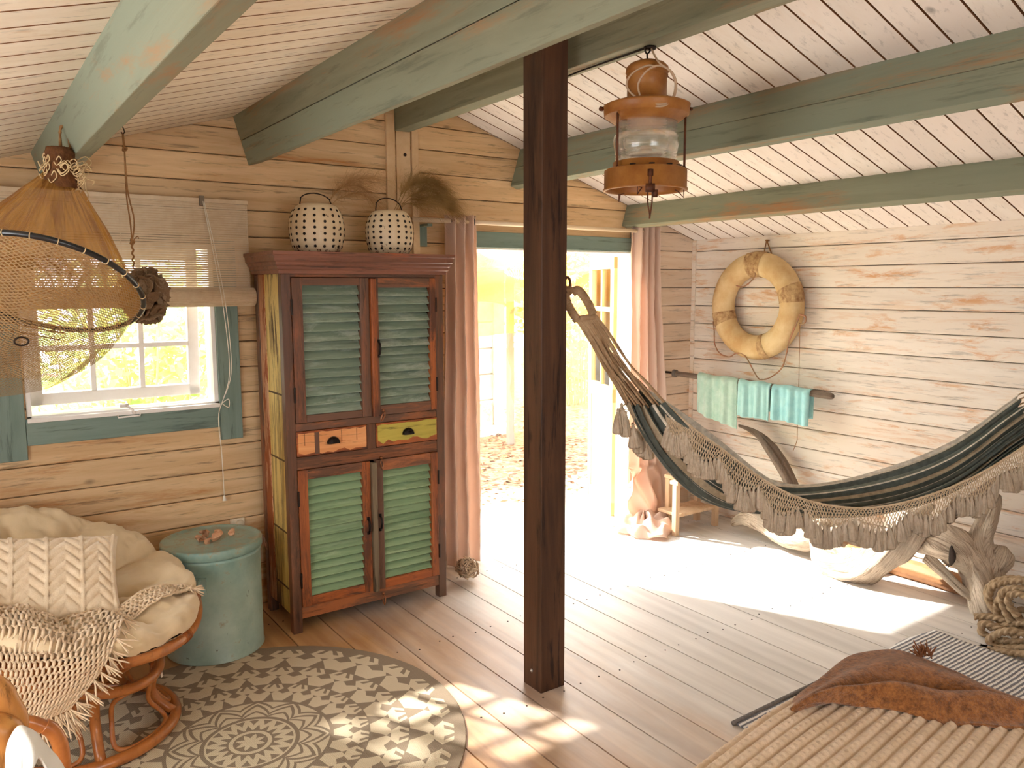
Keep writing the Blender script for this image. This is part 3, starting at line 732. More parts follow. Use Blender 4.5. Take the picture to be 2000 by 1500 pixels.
def seashell(label, x, y, s, rz, seed):
    b = MB(); R_ = Matrix.Rotation(rz, 3, 'Z') @ Matrix.Rotation(.5*math.sin(seed), 3, 'Y')
    def fn(u, v):
        th = u*2*PI*2.6; g = math.exp(-.34*th); ph = v*2*PI
        R1 = .5*g; r1 = .46*g*(1+.10*math.cos(ph*6))
        q = Vector(((R1+r1*math.cos(ph))*math.cos(th), (R1+r1*math.cos(ph))*math.sin(th), r1*math.sin(ph)*.9+.75*(1-g)*.6))
        return R_ @ (q*s) + Vector((x, y, DH+.001+s*.36))
    b.grid(fn, 60, 12); tag(b.build('seashell', M_SHELL, smooth=True), label, 'shell', 'shells on the drum lid')
for a_ in (('pale spiral seashell lying at the left of the drum lid', .80, 3.50, .044, .3, 1), ('smallest seashell, in front of the others on the drum lid', .838, 3.462, .034, 2.1, 2),
           ('largest pink-beige seashell on the teal drum lid', .880, 3.515, .052, 4., 3), ('seashell at the back of the little heap on the drum lid', .83, 3.56, .044, 5.1, 4),
           ('right-hand seashell of the heap on the drum lid', .945, 3.49, .038, 1.1, 5)): seashell(*a_)
# socket on the wall
so_ = thing('power_outlet', 'cream wall socket low on the back wall, behind the drum', 'outlet', (1.075, YB, .44))
M_PLAST = plain('cream_plastic', (236, 222, 196), .35)
b = MB(); b.bx(1.04, 1.11, YB-.012, YB-.0005, .42, .47); b.build('plate', M_PLAST, so_, bevel=.003)
b = MB(); b.lathe([(.02, 0), (.02, .016), (.017, .022), (0, .022)], 20, (1.085, YB-.012, .442), Matrix.Rotation(PI/2, 3, 'X')); b.build('plug', M_PLAST, so_, smooth=True)

# ------------------------------------------------------------------ round rug
def rug_mat():
    m, nt, b = newmat('mandala_rug')
    b.inputs['Roughness'].default_value = .95; b.inputs['Specular IOR Level'].default_value = .1
    tc = N(nt, 'ShaderNodeTexCoord'); sep = N(nt, 'ShaderNodeSeparateXYZ'); nt.links.new(tc.outputs['Object'], sep.inputs[0])
    X, Y = sep.outputs[0], sep.outputs[1]
    r = math_n(nt, 'SQRT', math_n(nt, 'ADD', math_n(nt, 'MULTIPLY', X, X), math_n(nt, 'MULTIPLY', Y, Y)))
    R0 = .75; r = math_n(nt, 'DIVIDE', r, R0)
    th = math_n(nt, 'DIVIDE', math_n(nt, 'ARCTAN2', Y, X), 2*PI)
    def tri(n, ph=0.):   # triangle wave 0..1, n repeats round the circle
        return math_n(nt, 'ABSOLUTE', math_n(nt, 'SUBTRACT', math_n(nt, 'MULTIPLY', math_n(nt, 'FRACT', math_n(nt, 'ADD', math_n(nt, 'MULTIPLY', th, n), ph)), 2), 1))
    def band(lo, hi): return math_n(nt, 'MULTIPLY', math_n(nt, 'GREATER_THAN', r, lo), math_n(nt, 'LESS_THAN', r, hi))
    def t01(lo, hi): return math_n(nt, 'DIVIDE', math_n(nt, 'SUBTRACT', r, lo), hi-lo)
    def lt(a, b_): return math_n(nt, 'LESS_THAN', a, b_)
    def OR(a, b_): return math_n(nt, 'MAXIMUM', a, b_)
    def AND(a, b_): return math_n(nt, 'MULTIPLY', a, b_)
    dark = None
    def addb(mask):
        nonlocal dark
        dark = mask if dark is None else OR(dark, mask)
    # centre star and rings
    addb(AND(band(0, .078), lt(math_n(nt, 'ADD', .034, math_n(nt, 'MULTIPLY', tri(8), .036)), r)))
    addb(band(.098, .108))
    addb(AND(band(.108, .150), lt(tri(18), math_n(nt, 'SUBTRACT', .75, math_n(nt, 'MULTIPLY', t01(.108, .150), .75)))))
    addb(AND(band(.150, .195), lt(tri(18, .5), math_n(nt, 'MULTIPLY', t01(.150, .195), .7))))
    addb(band(.205, .225))
    # petals
    for (k, lo_, am, wd_) in ((12, .245, .095, .022), (12, .225, .05, .015), (12, .300, .07, .018)):
        edge = math_n(nt, 'ADD', lo_, math_n(nt, 'MULTIPLY', math_n(nt, 'POWER', tri(k), .8), am))
        d_ = math_n(nt, 'ABSOLUTE', math_n(nt, 'SUBTRACT', r, edge)); addb(AND(band(.225, .372), lt(d_, wd_/2)))
    addb(band(.365, .382))
    # three geometric bands: half triangles, bow ties, arrowed zigzag and chevrons
    for lo, hi, n_ in ((.382, .555, 24), (.555, .745, 24), (.745, .965, 24)):
        w1 = lo+(hi-lo)*.40
        addb(AND(band(lo, w1), lt(tri(n_), math_n(nt, 'SUBTRACT', .52, math_n(nt, 'MULTIPLY', t01(lo, w1), .50)))))
        w2 = lo+(hi-lo)*.52
        addb(AND(band(w1, w2), lt(tri(n_, .5), math_n(nt, 'MULTIPLY', t01(w1, w2), .42))))
        addb(AND(band(w1, w2), lt(math_n(nt, 'SUBTRACT', 1, tri(n_, .5)), math_n(nt, 'MULTIPLY', t01(w1, w2), .25))))
        w3 = lo+(hi-lo)*.74
        addb(AND(band(w2, w3), lt(tri(n_, .5), math_n(nt, 'SUBTRACT', .55, math_n(nt, 'MULTIPLY', t01(w2, w3), .45)))))
        w4 = lo+(hi-lo)*.97
        chev = math_n(nt, 'ABSOLUTE', math_n(nt, 'SUBTRACT', tri(n_, .5), math_n(nt, 'MULTIPLY', t01(w2, w4), .62)))
        addb(AND(band(w3, w4), math_n(nt, 'GREATER_THAN', chev, .13)))
        light = AND(band(w3, w4), math_n(nt, 'GREATER_THAN', tri(n_, .5), math_n(nt, 'ADD', .72, math_n(nt, 'MULTIPLY', t01(w3, w4), .22))))
        dark = AND(dark, math_n(nt, 'SUBTRACT', 1, light))
        addb(band(w4, hi))
    addb(band(.955, 1.1))
    weave = noise_n(nt, coords(nt), 160, 2, .5)
    wv = N(nt, 'ShaderNodeTexWave'); nt.links.new(coords(nt), wv.inputs[0]); wv.inputs['Scale'].default_value = 70; wv.inputs['Distortion'].default_value = 1.
    cl = mixc(nt, wv.outputs['Fac'], (222, 206, 178), (204, 188, 160)); cd_ = mixc(nt, wv.outputs['Fac'], (156, 140, 120), (134, 118, 100))
    col = mixc(nt, dark, cl, cd_); nt.links.new(col, b.inputs['Base Color'])
    bp = N(nt, 'ShaderNodeBump'); bp.inputs['Strength'].default_value = .5; bp.inputs['Distance'].default_value = .002
    nt.links.new(wv.outputs['Fac'], bp.inputs['Height']); nt.links.new(bp.outputs[0], b.inputs['Normal'])
    return m
b = MB(); b.lathe([(.754, .0003), (.76, .003), (.757, .008), (.745, .0085), (0, .0085)], 128, (0, 0, 0))
rug = b.build('round_rug', rug_mat()); rug.location = (.75, 2.675, 0); rug.rotation_euler[2] = .13
tag(rug, 'round flat-woven rug with a taupe and cream mandala pattern', 'rug')

# ------------------------------------------------------------------ roller blind
M_BLIND = plain('bamboo_blind_slats', (232, 212, 180), .6, var=(218, 194, 158), scale=18, trans=.18)
M_CORDW = plain('white_cord', (240, 232, 218), .7)
bl = thing('bamboo_blind', 'cream slatted bamboo roll-up blind half lowered over the window', 'blind', (.5, YB-.06, 2.0))
b = MB(); BX0, BX1, BY = -.30, 1.172, YB-.055
z = 1.60; k = 0
while z < 1.985:
    b.box(((BX0+BX1)/2, BY+.0015*math.sin(k*2.1), z), (BX1-BX0, .0026, .0090)); z += .0104; k += 1
b.bx(BX0+.02, BX0+.022, BY-.003, BY+.003, 1.6, 1.99)
for x_ in (-.1, .25, .62, 1.0, 1.165): b.bx(x_, x_+.0022, BY-.0022, BY+.0022, 1.58, 1.99)
b.build('slats', M_BLIND, bl)['kind'] = 'stuff'
b = MB(); b.bx(BX0, BX1+.003, BY-.010, BY+.014, 1.985, 2.005); b.build('head_rail', M_BLIND, bl, bevel=.002)
b = MB(); b.tube([(BX0-.03, BY-.018, 1.555), (BX1+.012, BY-.018, 1.555)], .040, 28, jit=0.0)
for a in range(28):
    t_ = 2*PI*a/28; b.tube([(BX0-.028, BY-.018+.0405*math.cos(t_), 1.555+.0405*math.sin(t_)), (BX1+.010, BY-.018+.0405*math.cos(t_), 1.555+.0405*math.sin(t_))], .0028, 5)
b.build('roll', M_BLIND, bl, bevel=0)
b = MB(); b.box((.965, BY-.014, 1.992), (.022, .010, .045)); b.build('clip', plain('grey_clip', (120, 106, 88), .5, .3), bl, bevel=.002)
b = MB()
for dx in (0, .012):
    b.tube(spline([(.968+dx*.4, BY-.02, 1.99), (1.0+dx, BY-.065, 1.70), (1.03+dx, BY-.065, 1.45), (1.045+dx*.6, BY-.045, 1.2), (1.02, YB-.045, 1.06)], 5), .0018, 5)
b.tube(spline([(1.02, YB-.045, 1.06), (1.0, YB-.04, .98), (1.01, YB-.03, .8), (1.012, YB-.03, .60)], 5), .0022, 5)
b.tube(spline([(1.02, YB-.045, 1.05), (1.05, YB-.04, 1.03), (1.05, YB-.045, 1.07), (1.02, YB-.05, 1.055)], 5), .0022, 5)
b.lathe([(.001, .03), (.005, .02), (.010, 0), (.0, -.002)], 12, (1.012, YB-.03, .575)); b.build('pull_cord', M_CORDW, bl, smooth=True)

# ------------------------------------------------------------------ papasan chair
M_RATT = wood('rattan_honey', (196, 124, 62), (146, 80, 36), 1, crack=.3, coarse=3, knots=False, rough=.28, stretch=3, var=.03, spec=.6, bump=.15)
M_RATB = plain('rattan_binding', (176, 104, 52), .35, var=(130, 70, 34), scale=30)
pc = thing('papasan_chair', 'round rattan bowl chair on a flared rattan base, left of the metal drum', 'chair', (.25, 3.15, 0))
RC = Vector((.215, 3.20, .545)); RN = Vector((.34, -.22, 1)).normalized(); RR = .52
RU = RN.cross(Vector((0, 0, 1))).normalized(); RV = RN.cross(RU)
def rimp(a, r=RR, h=0): return RC + (RU*math.cos(a)+RV*math.sin(a))*r + RN*h
b = MB(); b.tube([rimp(2*PI*k/72) for k in range(72)], .0195, 12, closed=True); rim = b.build('rim', M_RATT, pc, smooth=True)
b = MB()
for k in range(10):
    a = 2*PI*k/10+.25
    b = MB(); b.tube([rimp(a+d) for d in (-.04, -.02, 0, .02, .04)], .0205, 12, lobes=0)
    for d in (-.04, -.024, -.008, .008, .024, .04): b.tube([rimp(a+d-.001), rimp(a+d+.001)], .0222, 12)
    b.build('binding', M_RATB, rim)
b = MB(); b.tube([rimp(2*PI*k/60, RR*.55, -.20) for k in range(60)], .013, 10, closed=True)
b.tube([rimp(2*PI*k/40, RR*.18, -.255) for k in range(40)], .010, 8, closed=True)
for k in range(18):
    a = 2*PI*k/18
    b.tube(spline([rimp(a, RR*.98, -.01), rimp(a, RR*.85, -.10), rimp(a, RR*.55, -.19), rimp(a, RR*.2, -.25)], 4), .0085, 7)
b.build('bowl', M_RATT, pc, smooth=True)
BC = Vector((.285, 3.085, 0)); BR0, BR1, BZ = .30, .255, .315
tl = Vector((.30, -.16, 1)).normalized()
def low(a): return BC+Vector((BR0*math.cos(a), BR0*math.sin(a), .0205+.009))
def hig(a): return BC+Vector((BR1*math.cos(a), BR1*math.sin(a), BZ - (.34*math.cos(a)*BR1 - .22*math.sin(a)*BR1)*.9))
b = MB(); b.tube([low(2*PI*k/56) for k in range(56)], .0205, 12, closed=True); b.build('base_ring', M_RATT, pc, smooth=True)
b = MB(); b.tube([hig(2*PI*k/56) for k in range(56)], .0185, 12, closed=True); b.build('top_ring', M_RATT, pc, smooth=True)
def bp(a, t):
    p = low(a).lerp(hig(a), t); c = BC+Vector((0, 0, p.z)); k = 1-.20*math.sin(PI*t)
    return c+(p-c)*k
for k in range(5):
    a = 2*PI*k/5-.28
    s_ = MB(); s_.tube([bp(a, t/8) for t in range(9)], .0175, 10); s_.build('strut', M_RATT, pc, smooth=True)
    s_ = MB(); a2 = a+2*PI/10
    loop = []
    for (da, t) in ((0, .06), (.34, .07), (.47, .16), (.42, .45), (.40, .75), (.25, .90), (0, .93), (-.25, .90), (-.40, .75), (-.42, .45), (-.47, .16), (-.34, .07)): loop.append(bp(a2+da*.95, t))
    s_.tube(spline(loop, 4, True), .0085, 8, closed=True); s_.build('loop', M_RATT, pc, smooth=True)
# cushion
M_CUSH = plain('cream_cotton', (226, 204, 168), .9, var=(216, 192, 152), scale=5, bump=.15, bscale=150, sheen=.2)
def cush(u, v, top):
    a = 2*PI*u; r = v
    seg = 9; ph = (a*seg/(2*PI)) % 1.; puck = abs(math.sin(a*seg/2+.4))
    R_ = .505*(1+.03*puck)
    z = -.175+.16*r**2.2
    if top:
        z += .115*math.sqrt(max(0, 1-r**6))
        if r > .32: z += .055*(puck**.5-.8)*min(1, (r-.32)*5)*math.sqrt(max(0, 1-r**8))
        # tuft ring and centre
        z -= .05*math.exp(-((r-.36)/.06)**2)*(1-puck*.75) + .04*math.exp(-(r/.12)**2)
        wr = fz(math.cos(a)*r, math.sin(a)*r, 0, 8, 3)*.018 + abs(fz(math.cos(a)*r, math.sin(a)*r, 0, 16, 9))*.012 + .006*math.sin(a*46+8*fz(math.cos(a), math.sin(a), r, 3))*max(0, (r-.45))*1.3*(1-puck*.5)
        z += wr
    else: z -= .03*math.sqrt(max(0, 1-r**4))
    return rimp(a, R_*r, z+.035)
b = MB(); o0 = 0
nU, nV = 200, 44
for side in (True, False):
    o0 = len(b.v)
    for i in range(nU):
        for j in range(nV+1):
            b.v.append(cush(i/nU, math.sin(j/nV*PI/2) if j else 0.0, side))
    for i in range(nU):
        for j in range(nV):
            a_, c_ = o0+i*(nV+1)+j, o0+((i+1) % nU)*(nV+1)+j
            q = (a_, c_, c_+1, a_+1); b.f.append(q if side else q[::-1]); b.mi.append(0)
tag(b.build('seat_cushion', M_CUSH, smooth=True), 'large round tufted cream cushion filling the rattan bowl chair', 'cushion')
# ties
M_TIE = plain('white_tie', (238, 230, 214), .8)
b = MB(); b.tube(spline(PP([(302, 1262), (308, 1285), (312, 1300), (317, 1322)], 3.02), 4), .006, 6, flat=.3)
b.tube(spline(PP([(330, 1238), (345, 1250), (352, 1260)], 3.02), 4), .005, 6, flat=.3)
tag(b.build('cushion_tie', M_TIE, smooth=True), 'white cloth ties of the round cushion dangling under the rim', 'tie')
# throw pillow with cable herringbone
M_KNIT = plain('ivory_knit', (236, 216, 186), .95, var=(224, 200, 166), scale=30, bump=.5, bscale=220, sheen=.2)
pc_c = P(92, 1135, 1, 3.13)
pX = (P(225, 1128, 1, 3.10)-P(-40, 1150, 1, 3.12)); pX.normalize()
pN = Vector((.10, -.62, .75)).normalized(); pX = (pX-pN*pX.dot(pN)).normalized(); pYv = pN.cross(pX)
def pil(u, v, top):
    x_, y_ = (u-.5)*2, (v-.5)*2
    hx, hy = .235, .185
    thick = .062*((1-abs(x_)**2.6)*(1-abs(y_)**2.6))**.42
    pinch = 1-.06*(x_*x_)*(1-y_*y_)-.0
    X_ = x_*hx*(1-.07*(1-y_*y_)*abs(x_)); Y_ = y_*hy*(1-.08*(1-x_*x_)*abs(y_))
    h = thick if top else -thick
    if top:
        c = x_*2.1+.05; k = c-math.floor(c)            # column coordinate
        d = abs(k-.5)*2
        if d > .90: h += .012
        else: h += .010*abs(math.sin(PI*(Y_*22 + d*1.25)))**.7*(1-max(abs(x_), abs(y_))**8)
    return pc_c+pX*X_+pYv*Y_+pN*h
b = MB(); n_ = 130
b.grid(lambda u, v: pil(u, v, True), n_, n_); b.grid(lambda u, v: pil(v, u, False), 30, 30); b.uv = None
tag(b.build('throw_pillow', M_KNIT, smooth=True), 'ivory cushion knitted in a herringbone cable pattern, on the bowl chair', 'pillow')
# crocheted blanket
M_CROCH = plain('crochet_yarn', (236, 212, 180), .95, var=(224, 196, 160), scale=40, bump=.4, bscale=260, sheen=.2)
def net_sheet(b, S, nu, nv, r, fill=1.0, keep=None):
    """open crochet: staggered posts joined by wavy rows, on the surface S(u,v)"""
    for j in range(nv+1):
        pts = []
        for i in range(nu*2+1):
            u = i/(nu*2); pts.append(S(u, min(1, max(0, (j+.16*(1 if (i+j) % 2 else -1))/nv))))
        run = []
        for i, p in enumerate(pts):
            if keep is None or keep(i/(nu*2), j/nv): run.append(p)
            else:
                if len(run) > 1: b.tube(run, r*1.05, 5, jit=.2)
                run = []
        if len(run) > 1: b.tube(run, r*1.05, 5, jit=.2)
    for j in range(nv):
        for i in range(nu):
            u = (i+(.25 if j % 2 else .75))/nu
            if keep and not keep(u, (j+.5)/nv): continue
            a_, c_ = S(u, (j)/nv), S(u, (j+1)/nv); m_ = S(u, (j+.5)/nv)
            b.tube([a_, m_, c_], [r*1.1, r*1.45, r*1.1], 5)
def patch(rows):
    sp = [spline(r, 8) for r in rows]
    def S(u, v):
        col = []
        for s_ in sp:
            f_ = u*(len(s_)-1); i = min(int(f_), len(s_)-2); col.append(s_[i].lerp(s_[i+1], f_-i))
        f_ = v*(len(col)-1); i = min(int(f_), len(col)-2); t = f_-i
        p0, p1, p2, p3 = col[max(0, i-1)], col[i], col[i+1], col[min(len(col)-1, i+2)]
        return .5*((2*p1)+(p2-p0)*t+(2*p0-5*p1+4*p2-p3)*t*t+(3*p1-p0-3*p2+p3)*t**3)
    return S
def PY(l): return [P(a, c_, 1, y) for a, c_, y in l]
SB = patch([PY([(-150, 1130, 3.0), (-60, 1150, 3.0), (10, 1185, 2.98), (60, 1206, 2.96), (130, 1212, 2.96), (200, 1200, 2.98), (240, 1190, 3.02)]),
            PY([(-150, 1190, 2.80), (-60, 1215, 2.80), (10, 1235, 2.78), (60, 1243, 2.77), (130, 1240, 2.78), (190, 1232, 2.81), (236, 1225, 2.84)]),
            PY([(-150, 1270, 2.66), (-60, 1290, 2.66), (10, 1300, 2.65), (60, 1300, 2.65), (120, 1295, 2.655), (175, 1285, 2.67), (218, 1270, 2.70)]),
            PY([(-150, 1350, 2.63), (-60, 1365, 2.63), (0, 1370, 2.62), (50, 1365, 2.62), (100, 1350, 2.63), (150, 1335, 2.645), (190, 1320, 2.665)]),
            PY([(-150, 1420, 2.61), (-60, 1430, 2.61), (-10, 1435, 2.61), (30, 1425, 2.61), (70, 1412, 2.61), (105, 1398, 2.63), (135, 1385, 2.645)])])
def on_cushion(S, lift=.017):
    def T(u, v):
        p = S(u, v); d = p-RC; h = d.dot(RN); q = d-RN*h; r_ = q.length/.505
        if r_ < 1.13:
            a = math.atan2(q.dot(RV), q.dot(RU)); c = (cush(a/(2*PI), min(r_, 1.), True)-RC).dot(RN)
            if r_ > 1.04: c -= (r_-1.04)*1.0
            if h < c+lift: p = p+RN*(c+lift-h)
        return p
    return T
SB = on_cushion(SB)
b = MB(); net_sheet(b, SB, 30, 17, .0036)
SB2 = patch([PY([(196, 1205, 2.99), (240, 1180, 3.02), (275, 1155, 3.06), (315, 1142, 3.12), (345, 1145, 3.16), (372, 1160, 3.16)]),
             PY([(205, 1212, 2.96), (250, 1192, 2.98), (285, 1175, 3.03), (320, 1165, 3.08), (345, 1167, 3.12), (368, 1178, 3.14)]),
             PY([(210, 1228, 2.90), (255, 1210, 2.94), (290, 1196, 2.99), (322, 1186, 3.04), (342, 1184, 3.09), (352, 1188, 3.12)])])
SB2 = on_cushion(SB2)
net_sheet(b, SB2, 20, 6, .0036)
bk = b.build('crocheted_blanket', M_CROCH, smooth=True); tag(bk, 'openwork crocheted cream blanket draped over the front of the bowl chair', 'blanket')
b = MB(); random.seed(3)
def fringe_bunch(b, p, d, ln, n=7, r=.0028, spread=.012):
    for k in range(n):
        e = Vector((random.gauss(0, spread), random.gauss(0, spread), random.gauss(0, spread*.5)))
        b.tube(spline([p, p+d*ln*.35+e*.4, p+d*ln*.7+e, p+d*ln*random.uniform(.85, 1.1)+e*1.3], 2), [r, r, r, r, r, r*.8, r*.5][:7], 4)
for k in range(15):
    v = k/14; p = SB(1, v); fringe_bunch(b, p, Vector((.55, 0, -.8)).normalized(), .055, 7)
for k in range(14):
    u = .35+.65*k/13; p = SB(u, 1); fringe_bunch(b, p, Vector((.12, 0, -1)).normalized(), .085, 7, spread=.014)
for k in range(7):
    p = SB2(1, k/6); fringe_bunch(b, p, Vector((.8, 0, -.3)).normalized(), .03, 4)
b.build('fringe', M_CROCH, bk, smooth=True)['kind'] = 'stuff'

# ------------------------------------------------------------------ near wicker armchair, cut by the frame
M_RATL = wood('rattan_light', (214, 158, 88), (170, 108, 52), 2, crack=.6, coarse=4, knots=False, rough=.35, stretch=5, var=.03)
ac = thing('rattan_armchair', 'honey rattan armchair cut off by the lower left corner', 'chair', (.05, 1.9, 0))
def PZ(l, ax, v): return [P(a, c_, ax, v) for a, c_ in l]
b = MB(); b.tube(spline(PZ([(-60, 1320), (-5, 1345), (15, 1375), (32, 1410), (20, 1440), (-20, 1500), (-60, 1540)], 1, 1.75), 6), .022, 12); b.build('armrest', M_RATL, ac, smooth=True)
b = MB(); b.tube(spline(PZ([(-60, 1420), (-10, 1424), (15, 1436), (22, 1470), (14, 1540), (10, 1640)], 1, 1.72), 6), .030, 14, jit=.05); b.build('leg', M_RATL, ac, smooth=True)
b = MB(); q = PZ([(86, 1418), (100, 1425), (114, 1445), (122, 1480), (126, 1560), (128, 1700)], 1, 1.9); b.tube(spline(q, 6), .016, 10); b.build('leg', M_RATT, ac, smooth=True)
b = MB(); q = PZ([(-60, 1390), (0, 1402), (60, 1410), (95, 1424)], 1, 1.9); b.tube(spline(q, 5), .014, 10); b.build('stretcher', M_RATT, ac, smooth=True)
M_CLW = plain('white_cloth', (226, 222, 214), .9, bump=.3, bscale=180)
cs_ = patch([PZ([(14, 1520), (12, 1480), (20, 1440), (38, 1420), (60, 1424), (85, 1450), (110, 1478), (135, 1520)], 1, 1.68),
             PZ([(20, 1540), (28, 1490), (42, 1462), (60, 1450), (80, 1462), (98, 1480), (118, 1500), (138, 1540)], 1, 1.62),
             PZ([(10, 1640), (30, 1560), (50, 1510), (66, 1492), (84, 1490), (100, 1510), (120, 1560), (150, 1640)], 1, 1.56)])
b = MB(); b.grid(lambda u, v: cs_(u, v)+Vector((0, -.012*math.sin(u*26+v*4)*(.3+v), 0)), 60, 24)
tag(b.build('white_cloth', M_CLW, smooth=True, solid=.004), 'white cloth thrown over the near rattan armchair', 'cloth')

# ------------------------------------------------------------------ hanging fishing net
M_NETY = netmat('ochre_net', (214, 162, 84), (150, 100), .12, .45, col2=(150, 104, 56))
M_NETY2 = netmat('ochre_net_fine', (222, 172, 84), (260, 150), .17, .5, col2=(158, 106, 50), streak=(46, 1.5))
M_NETB = netmat('beige_net', (178, 148, 104), (90, 60), .15, .4)
M_TWINE = plain('net_twine', (168, 124, 78), .9, var=(130, 88, 52), scale=30, bump=.4, bscale=200)
M_TWINL = plain('pale_twine', (214, 186, 140), .9)
fn_ = thing('fishing_net', 'ochre fish trap net on a black hoop hanging from the left ceiling beam', 'net', (.33, 2.9, 2.1))
HC = P(92, 562, 1, 2.9); e1 = (P(277, 606, 1, 2.9)-HC); e2 = Vector((.0, -.33, .13))
def hoop(a, s=1.): return HC + e1*math.cos(a)*s + e2*math.sin(a)*s
b = MB(); b.tube([hoop(2*PI*k/80) for k in range(80)], .0085, 10, closed=True)
hp = b.build('hoop', plain('black_hose', (24, 26, 30), .3, spec=.6), fn_, smooth=True)
b = MB()
for k in range(26):
    a = 2*PI*k/26+.1
    b = MB(); b.tube([hoop(a-.004), hoop(a+.004)], .0102, 10)
    b.tube(spline([hoop(a), hoop(a+.03, .99)+Vector((0, 0, .012)), hoop(a+.06)], 3), .0012, 4)
    b.build('lashing', M_TWINL, hp)
AP = P(118, 330, 1, 2.9)
def cone(u, v):
    a = 2*PI*u; h = hoop(a, .985); t = v
    top = AP+Vector((math.cos(a)*.035, math.sin(a)*.035, 0))
    p = top.lerp(h, t**1.12); c = AP.lerp(HC, t)
    k = 1+.03*math.sin(a*13+3+2*t)*t*(1-t)*4+.03*fz(math.cos(a), math.sin(a), t*2, 2.5)*math.sin(PI*t)+.02*math.sin(a*31)*t*(1-t)*4
    return c+(p-c)*k
b = MB(); b.grid(cone, 220, 30); b.build('net_cone', M_NETY2, fn_, smooth=True)
BOT = P(-60, 760, 1, 2.85)
def bag(u, v):
    a = 2*PI*u; h = hoop(a, .985); c = HC.lerp(BOT, v)
    end = BOT+Vector((math.cos(a)*.22, math.sin(a)*.10, .02*math.sin(a)))
    p = h.lerp(end, v)
    sag = .035*math.sin(PI*v)*(1+.6*math.sin(5*a))
    return p+Vector((0, 0, -sag))+(p-c)*(.04*math.sin(a*7)*math.sin(PI*v))
b = MB(); b.grid(bag, 90, 24); b.build('net_bag', M_NETB, fn_, smooth=True)
# inner funnel and the net gathered at the right end of the hoop
def funnel(u, v):
    a = 2*PI*u; h = hoop(a, .97); end = HC+Vector((-.05+.10*math.cos(a), .04*math.sin(a), .10))
    return h.lerp(end, v)+Vector((0, 0, -.06*math.sin(PI*v)))
b = MB(); b.grid(funnel, 72, 14); b.build('net_funnel', M_NETY, fn_, smooth=True)
b = MB()
for k in (.05, .13):   # gathered draw lines low in the bag
    b.tube(spline([bag(.30+.5*u_/24, k)+Vector((0, .004, 0)) for u_ in range(25)], 2), .0036-.008*k, 5)
b.build('draw_line', M_TWINE, fn_, smooth=True)
b = MB(); rg = P(42, 667, 1, 2.72); b.tube([rg+Vector((.018*math.cos(t*PI/10), .003, .012*math.sin(t*PI/10))) for t in range(20)], .0028, 7, closed=True); b.build('ring', M_IRON, fn_, smooth=True)
# gathered neck with loops and hanging cord
b = MB(); random.seed(11)
b.lathe([(.034, .065), (.042, .045), (.038, .02), (.046, -.005), (.050, -.04), (.055, -.06)], 30, AP+Vector((0, 0, .0)), rf=lambda a, h: 1+.10*math.sin(17*a+h*60))
b.build('neck', plain('neck_twine', (120, 76, 40), .95, var=(84, 50, 26), scale=40, bump=.6, bscale=120), fn_, smooth=True)
b = MB()
for k in range(22):
    a = random.uniform(PI, 2*PI); p = AP+Vector((.048*math.cos(a), .048*math.sin(a), random.uniform(-.03, .03)))
    s_ = random.uniform(.012, .026); dd = Vector((math.cos(a), math.sin(a), 0))
    b.tube(spline([p, p+dd*.01+Vector((s_*.6, 0, s_*.6)), p+dd*.016+Vector((s_, 0, -.2*s_)), p+dd*.012+Vector((.2*s_, 0, -s_)), p+dd*.006+Vector((-s_*.3, 0, -.4*s_))], 4), .0016, 5)
for k in range(16):
    p = AP+Vector((.045+random.uniform(-.01, .02), -.03, random.uniform(-.06, .03)))
    pts = [p]
    for j in range(4): pts.append(pts[-1]+Vector((random.uniform(-.022, .02), random.uniform(-.006, .004), random.uniform(-.04, .008))))
    b.tube(spline(pts, 4), .0016, 5)
b.build('loose_loops', M_TWINL, fn_, smooth=True)
b = MB(); hk = P(122, 246, 0, .325)
b.tube(spline([AP+Vector((-.02, 0, .06)), hk+Vector((-.012, .0, -.09)), hk+Vector((-.008, 0, -.02)), hk, hk+Vector((.012, -.004, -.02)), hk+Vector((.022, -.01, -.1)), AP+Vector((.042, -.02, .03))], 6), .0042, 8, lobes=2, lobe=.25, twist=180)
b.build('hanging_cord', M_TWINE, fn_, smooth=True)

# ------------------------------------------------------------------ oyster-shell cluster on a cord
M_OYS = plain('oyster_shell', (190, 156, 120), .6, var=(112, 80, 58), scale=24, bump=.8, bscale=70)
M_OYS2 = plain('oyster_shell_pale', (214, 186, 150), .6, var=(130, 98, 72), scale=24, bump=.8, bscale=70)
CY_ = 3.42; cc_ = P(283, 580, 1, CY_)
oc = thing('shell_cluster', 'round cluster of brown oyster shells hanging on a knotted cord by the window', 'hanging ornament', (cc_.x, cc_.y, cc_.z))
random.seed(21); pr = []
for v_ in range(3):
    b = MB(); sd_ = v_*7.3
    def shf(u, v, sd_=sd_):
        a = 2*PI*u; r = v*(1+.16*fz(math.cos(a), math.sin(a), sd_, 2)+.05*math.sin(9*a))
        return Vector((r*math.cos(a)*1.0, r*math.sin(a)*.78, .62*(r*r)-.15+.06*fz(r*math.cos(a), r*math.sin(a), sd_, 5)))
    b.grid(shf, 22, 6); b.uv = None
    o = b.build('shell', M_OYS if v_ != 1 else M_OYS2, oc, smooth=True, solid=.07); pr.append(o)
nS = 64
